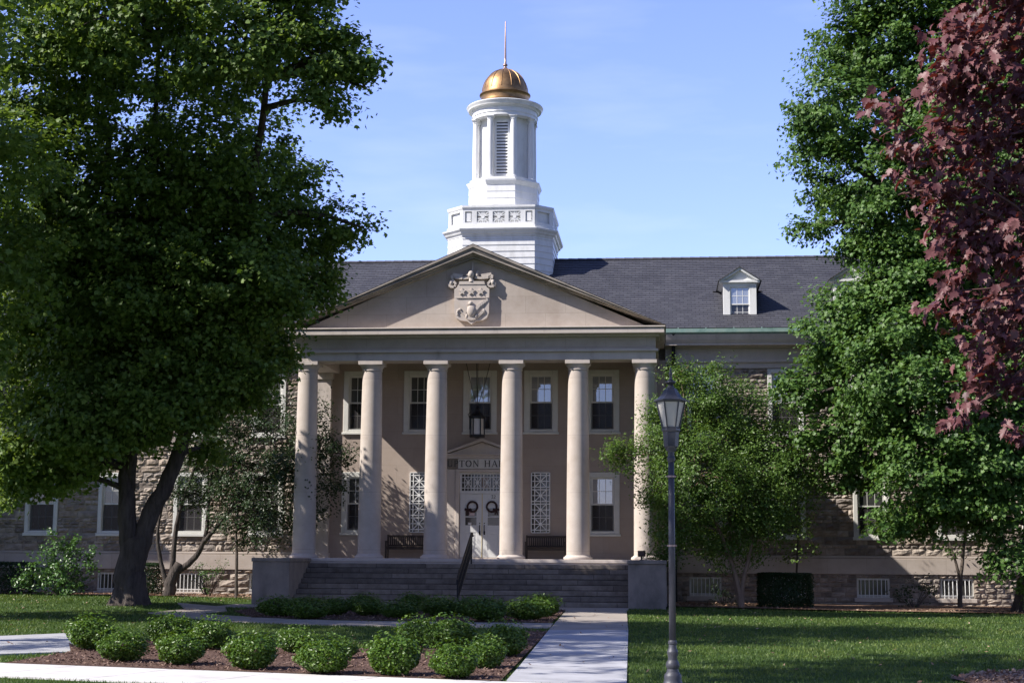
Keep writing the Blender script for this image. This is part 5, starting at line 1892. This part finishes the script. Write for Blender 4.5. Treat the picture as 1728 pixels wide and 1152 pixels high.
# crimson maple close to the camera on the right
REDL = [(8.9, -44.6, 5.3, 0.29), (9.2, -44.3, 5.5, 0.25), (8.7, -44.8, 5.0, 0.2), (9.0, -44.6, 5.0, 0.33), (8.4, -44.8, 4.7, 0.13), (8.5, -44.8, 4.5, 0.17), (8.8, -44.6, 4.6, 0.24), (9.2, -44.3, 4.7, 0.38), (8.4, -44.8, 4.3, 0.09), (8.6, -44.8, 4.2, 0.11), (8.8, -44.6, 4.2, 0.29), (9.2, -44.3, 4.2, 0.34), (8.8, -44.6, 3.9, 0.2), (9.1, -44.6, 3.8, 0.29), (8.7, -44.8, 3.5, 0.1), (8.7, -44.8, 3.4, 0.13), (9.0, -44.6, 3.4, 0.24), (9.2, -44.4, 3.3, 0.29), (8.9, -44.7, 3.1, 0.15), (9.0, -44.6, 3.0, 0.17), (9.2, -44.6, 2.9, 0.16), (8.9, -44.6, 2.9, 0.11), (8.8, -44.8, 2.7, 0.09), (8.7, -44.8, 2.6, 0.06), (9.2, -44.6, 2.6, 0.07), (9.7, -44.1, 4.4, 0.64), (9.7, -44.1, 5.3, 0.77), (9.8, -44.0, 3.5, 0.56), (9.3, -44.4, 6.0, 0.5), (10.3, -43.6, 5.9, 0.89), (10.8, -43.4, 4.6, .9), (11.4, -43.2, 6.6, 1.2), (12.2, -43, 5.4, 1.2), (12.9, -42.8, 7.4, 1.6)]
def red_maple():
    base = (13.4, -42.8, 0)
    r = empty('crimson_maple', base, 'crimson leaved maple leaning in close at the right edge', 'tree')
    bx, by, bz = base
    b = MB()
    limb(b, [(0, 0, -.05), (0, 0, 1.6), (-.2, -.1, 3.2), (-.4, -.2, 5.4), (-.4, -.2, 8)], .26, .08, 12, .05, 5, .01)
    part('trunk', b, BARK, r, smooth=True)
    b = MB()
    L0 = np.array([(x - bx, y - by, z - bz) for x, y, z, _ in REDL])
    OR = []
    for (z0, x, y, z) in ((2.5, 9.9, -44.1, 3.5), (3.1, 10.4, -43.9, 4.5), (3.9, 10.1, -44.1, 5.2), (4.6, 10.9, -43.5, 6.4), (5.4, 12.2, -43.0, 7.4)):
        p0, p1 = np.array((-.25, -.1, z0)), np.array((x - bx, y - by, z - bz))
        md = p0 * .5 + p1 * .5 + np.array((.05, -.1, .28))
        limb(b, [p0, md, p1], .055, .016, 8, .05, 5, .02)
        OR += [p0 * (1 - t) ** 2 + 2 * md * t * (1 - t) + p1 * t * t for t in (.35, .5, .65, .8, .92, 1.0)]
    branches_to(b, OR, L0, .013, .005, 6)
    CC, OUT, L, Nn = crown_points([(x - bx, y - by, z - bz, rr) for x, y, z, rr in REDL], 300, .12, 9, .9, 1.6, .8)
    sel = RNG.choice(len(CC), 240, replace=False)
    branches_to(b, list(L0), CC[sel], .008, .003, 4)
    part('branches', b, mat('red_twig', [(.08, .03, .03), (.16, .08, .07)], 8, .8), r, smooth=True)
    # hanging leaves: blades droop, tips point down and out
    n = len(L)
    Nn = OUT[RNG.integers(0, len(OUT), n)] * .0 + np.array([-.35, -.45, .55]) + RNG.normal(size=(n, 3)) * .45
    sz = .082 * RNG.uniform(.6, 1.25, n)
    nn = Nn / np.linalg.norm(Nn, axis=1, keepdims=True)
    tip = np.array([-.35, -.2, -1.0]) + RNG.normal(size=(n, 3)) * .35
    tip -= nn * np.sum(tip * nn, axis=1, keepdims=True)
    tip /= np.linalg.norm(tip, axis=1, keepdims=True)
    t = np.cross(tip, nn)
    S, F = MAPLE
    cup = RNG.uniform(.6, 2.8, n)[:, None, None]
    V = L[:, None, :] + sz[:, None, None] * (S[None, :, 0:1] * t[:, None, :] * RNG.uniform(.7, 1, n)[:, None, None] + S[None, :, 1:2] * tip[:, None, :] + cup * S[None, :, 2:3] * nn[:, None, :])
    np_mesh('crown', V, len(S), F, LEAF_RED, r)
red_maple()

# shrubs by the walls
def shrub(name, base, lobes, label, m, density=46, cl_r=.2, per=16, size=.085, stems=14, cat='shrub', group=None, flat=.9, shell=2.2):
    bx, by, bz = base
    r = empty(name, base, label, cat, group)
    LB = [(x - bx, y - by, z - bz, rr) for x, y, z, rr in lobes]
    CC, OUT, L, Nn = crown_points(LB, density, cl_r, per, flat, shell)
    b = MB()
    sel = RNG.choice(len(CC), min(stems, len(CC)), replace=False)
    for t in CC[sel]:
        limb(b, [(t[0] * .1, t[1] * .1, -.02), (t[0] * .5, t[1] * .5, max(.05, t[2] * .5)), tuple(t)], .02, .006, 5, 0, 3, .008)
    part('stems', b, BARKL, r)
    leaves('foliage', L, Nn, size * RNG.uniform(.6, 1.3, len(L)), m, r)
    return r
SH = [(-15.7, 1.0, 1.1, 1.0), (-16.3, 1.0, 1.4, 0.72), (-15.1, 1.0, 1.5, 0.72), (-15.7, 1.0, 2.1, 0.5), (-15.1, 1.0, 2.35, 0.28), (-15.95, 1, 2.5, .24), (-14.5, 0.8, 1.4, 0.4), (-14.35, .8, 1.9, .2), (-17.1, 1.0, 0.75, 0.32), (-16.6, 1.0, 0.7, 0.6), (-15.2, 0.7, 0.65, 0.65)]
shrub('shrub', (-15.6, 1.0, ground(-15.6, 1)), SH, 'big sunlit broad leaved shrub with upright shoots left of the forked maple', LEAF_SHRUB, 60, .24, 18, .12, 24)
shrub('shrub', (-10.2, 1.8, ground(-10.2, 1.8)), [(-10.2, 1.8, 1.15, .45), (-10.55, 1.8, 1.2, .36), (-9.8, 1.8, 1.25, .36), (-10.2, 1.8, .7, .3)], 'small sunlit leggy shrub under the left wing window', LEAF_SHRUB, 90, .16, 14, .07, 20)
shrub('shrub', (15.6, 1.2, ground(15.6, 1.2)), [(15.6, 1.2, .8, .5), (16.1, 1.2, .95, .4), (15.2, 1.2, .6, .4)], 'low open shrub between two barred basement windows of the right wing', LEAF_DARK, 60, .2, 12, .10, 14)
shrub('shrub', (8.9, .6, ground(8.9, .6)), [(8.7, .5, .6, .45), (9.2, .6, .5, .4)], 'low dark shrub under the light green small tree', LEAF_DARK, 60, .2, 12, .09, 10)
shrub('shrub', (18.6, -3.2, ground(18.6, -3.2)), [(18.4, -3.4, 1.9, .75), (18.2, -3.4, 1.2, .5), (18.9, -3.3, 1.5, .8), (18.5, -3.3, .8, .5)], 'light green sprouts around the trunk of the right maple', LEAF_LIME, 40, .24, 14, .13, 16)

def clipped(name, base, w2, d2, h, label, m, n, size, round_=.25, group=None):
    """clipped block of leaves: a dense skin on a rounded box with small gaps"""
    r = empty(name, base, label, 'hedge', group)
    q = rand_dir(n)
    p = RNG.uniform(-1, 1, (n, 3))
    ax_ = RNG.choice(3, n, p=[.2, .4, .4])
    p[np.arange(n), ax_] = np.where(RNG.uniform(size=n) < .5, -1, 1)
    p[:, 2] = np.where((ax_ == 2), 1, p[:, 2])
    q = p / np.linalg.norm(p, axis=1, keepdims=True)
    p = p * np.minimum(1, 1.32 / np.linalg.norm(p, axis=1, keepdims=True)) ** .35 * RNG.uniform(.86, 1.0, (n, 1))
    p *= 1 + .04 * np.sin(p[:, [1]] * 5 + p[:, [0]] * 4)
    C = p * np.array([w2, d2, h / 2]) + np.array([0, 0, h / 2 + .03])
    Nn = q + RNG.normal(size=(n, 3)) * .5 + np.array([0, 0, .3])
    b = MB()
    for k in range(8):
        x, y = random.uniform(-w2, w2) * .7, random.uniform(-d2, d2) * .7
        limb(b, [(x * .6, y * .6, -.05), (x, y, h * .5), (x * 1.1, y * 1.1, h * .85)], .02, .008, 5, 0, 3, .01)
    part('stems', b, BARKL, r)
    leaves('foliage', C, Nn, size * RNG.uniform(.7, 1.2, n), m, r)
    return r
clipped('clipped_hedge', (11.0, 0, ground(11, 0)), .95, .5, 1.2, 'dark square clipped hedge in front of the right wing', LEAF_HEDGE, 15000, .07)
clipped('clipped_hedge', (-12.7, 2.2, ground(-12.7, 2.2)), .55, .5, 1.2, 'dark clipped bush behind the forked maple trunk', LEAF_HEDGE, 5000, .07)
clipped('clipped_hedge', (-18.3, 2.4, ground(-18.3, 2.4)), 1.1, .5, 1.2, 'dark clipped hedge in deep shade at the far left wall', LEAF_HEDGE, 5000, .08)

# round box bushes: three built, the rest copies
def box_bush(seed, label, group):
    r = empty('box_bush', (0, 0, 0), label, 'bush', group)
    n = 4600
    d = rand_dir(n)
    bumps = np.zeros(n)
    for k in range(22):
        c = rand_dir(1)[0]
        bumps += .15 * np.exp(-(np.arccos(np.clip(d @ c, -1, 1)) / .33) ** 2) * RNG.uniform(.4, 1)
    rad = (.80 + bumps) * RNG.uniform(.74, 1.05, n)
    C = d * rad[:, None] * np.array([.50, .50, .38])
    C[:, 2] = np.maximum(C[:, 2], -.30) + .36
    ok = C[:, 2] > .03
    C, d = C[ok], d[ok]
    k = 260     # stray new shoots above the clipped outline
    ds = rand_dir(k)
    ds[:, 2] = np.abs(ds[:, 2]) + .15
    Cs = ds * RNG.uniform(.98, 1.16, (k, 1)) * np.array([.46, .46, .38]) + np.array([0, 0, .36])
    C, d = np.concatenate([C, Cs]), np.concatenate([d, ds])
    Nn = d * .7 + np.array([0, 0, .5]) + RNG.normal(size=(len(C), 3)) * .6
    leaves('foliage', C, Nn, .062 * RNG.uniform(.6, 1.25, len(C)), LEAF_BOX, r)
    b = MB()
    for k in range(16):
        t = d[RNG.integers(0, len(d))] * np.array([.36, .36, .28]) + np.array([0, 0, .36])
        limb(b, [(0, 0, -.03), (t[0] * .6, t[1] * .6, abs(t[2]) * .5), tuple(t)], .014, .005, 5, 0, 2, .005)
    part('stems', b, BARKL, r)
    return r
GB = 'round box bushes in the front bed'
GR = 'round box bushes in the bed before the steps'
BUSH = [
    (-2.05, -30.05, .98, 'leftmost round box bush of the row along the sidewalk', GB),
    (-.86, -30.55, .90, 'second round box bush from the left along the sidewalk', GB),
    (.50, -31.30, .98, 'third round box bush from the left along the sidewalk', GB),
    (1.76, -32.0, .98, 'wide bright round box bush third from the right along the sidewalk', GB),
    (2.84, -32.1, 1.0, 'plump sunlit round box bush second from the right along the sidewalk', GB),
    (3.78, -32.5, .88, 'small round box bush at the right end of the sidewalk row', GB),
    (-3.6, -27.5, 1.12, 'shaded box bush at the left point of the front bed by the side path', GB),
    (4.02, -30.7, .82, 'box bush by the entrance walk just behind the front row', GB),
    (3.98, -27.9, 1.0, 'taller box bush by the entrance walk further behind the front row', GB),
    (-2.5, -26.4, 1.05, 'dark box bush behind the leftmost bush of the sidewalk row', GB),
    (-1.5, -27.0, 1.0, 'dark box bush behind the second bush of the sidewalk row', GB),
    (.25, -27.7, .85, 'low shaded box bush behind the third bush of the sidewalk row', GB),
    (1.35, -28.9, .62, 'smallest low bush between the middle bushes of the front bed', GB),
    (2.9, -27.0, 1.1, 'broad soft shaded box bush in the rear right of the front bed', GB),
    (2.1, -25.6, 1.0, 'pale feathery box bush at the rear of the front bed', GB),
    (-3.9, -12.6, 1.05, 'box bush at the left end of the bed before the steps', GR),
    (-2.75, -13.9, 1.05, 'box bush facing the lawn near the left end of the rear bed', GR),
    (-2.5, -11.7, .9, 'box bush behind the two leftmost bushes of the rear bed', GR),
    (-1.55, -11.6, .9, 'box bush left of the pale lit bush in the rear bed', GR),
    (-.38, -13.1, .95, 'pale lit box bush in the middle of the rear bed', GR),
    (.5, -11.4, .95, 'box bush just right of the pale lit bush in the rear bed', GR),
    (2.15, -14.3, 1.1, 'big dark box bush at the front right of the rear bed', GR),
    (3.15, -13.2, 1.1, 'big dark box bush nearest the entrance walk in the rear bed', GR),
    (3.3, -10.9, 1.1, 'box bush by the entrance walk at the back of the rear bed', GR),
    (-3.9, -9.0, .95, 'box bush near the steps at the left of the rear bed', GR),
    (-2.3, -8.2, .95, 'box bush near the steps seen over the lower bushes left of the handrail', GR),
    (-.9, -7.6, .95, 'sunlit topped box bush just left of the handrail foot', GR),
    (1.4, -11.6, 1.0, 'box bush right of the handrail foot in the rear bed', GR),
    (.2, -9.6, .9, 'box bush in front of the handrail foot', GR)]
protos = [box_bush(k, BUSH[k][3], GB) for k in range(6)]
for i, (x, y, s_, lab, grp) in enumerate(BUSH):
    o = protos[i] if i < 6 else copy_tree(protos[(i * 5 + 1) % 6])
    if i < 6:
        y -= .30
    o.location = (x, y, ground(x, y) + .01)
    o.rotation_euler = (0, 0, (i * 2.399) % 6.28)
    s_ *= .87 if grp == GB else 1.02
    o.scale = (s_ * random.uniform(.95, 1.12), s_ * random.uniform(.95, 1.12), s_ * random.uniform(.78, .95))
    if grp == GR:
        o.scale = (o.scale[0] * 1.14, o.scale[1] * 1.14, o.scale[2] * .80)
    tag(o, lab, 'bush', grp)
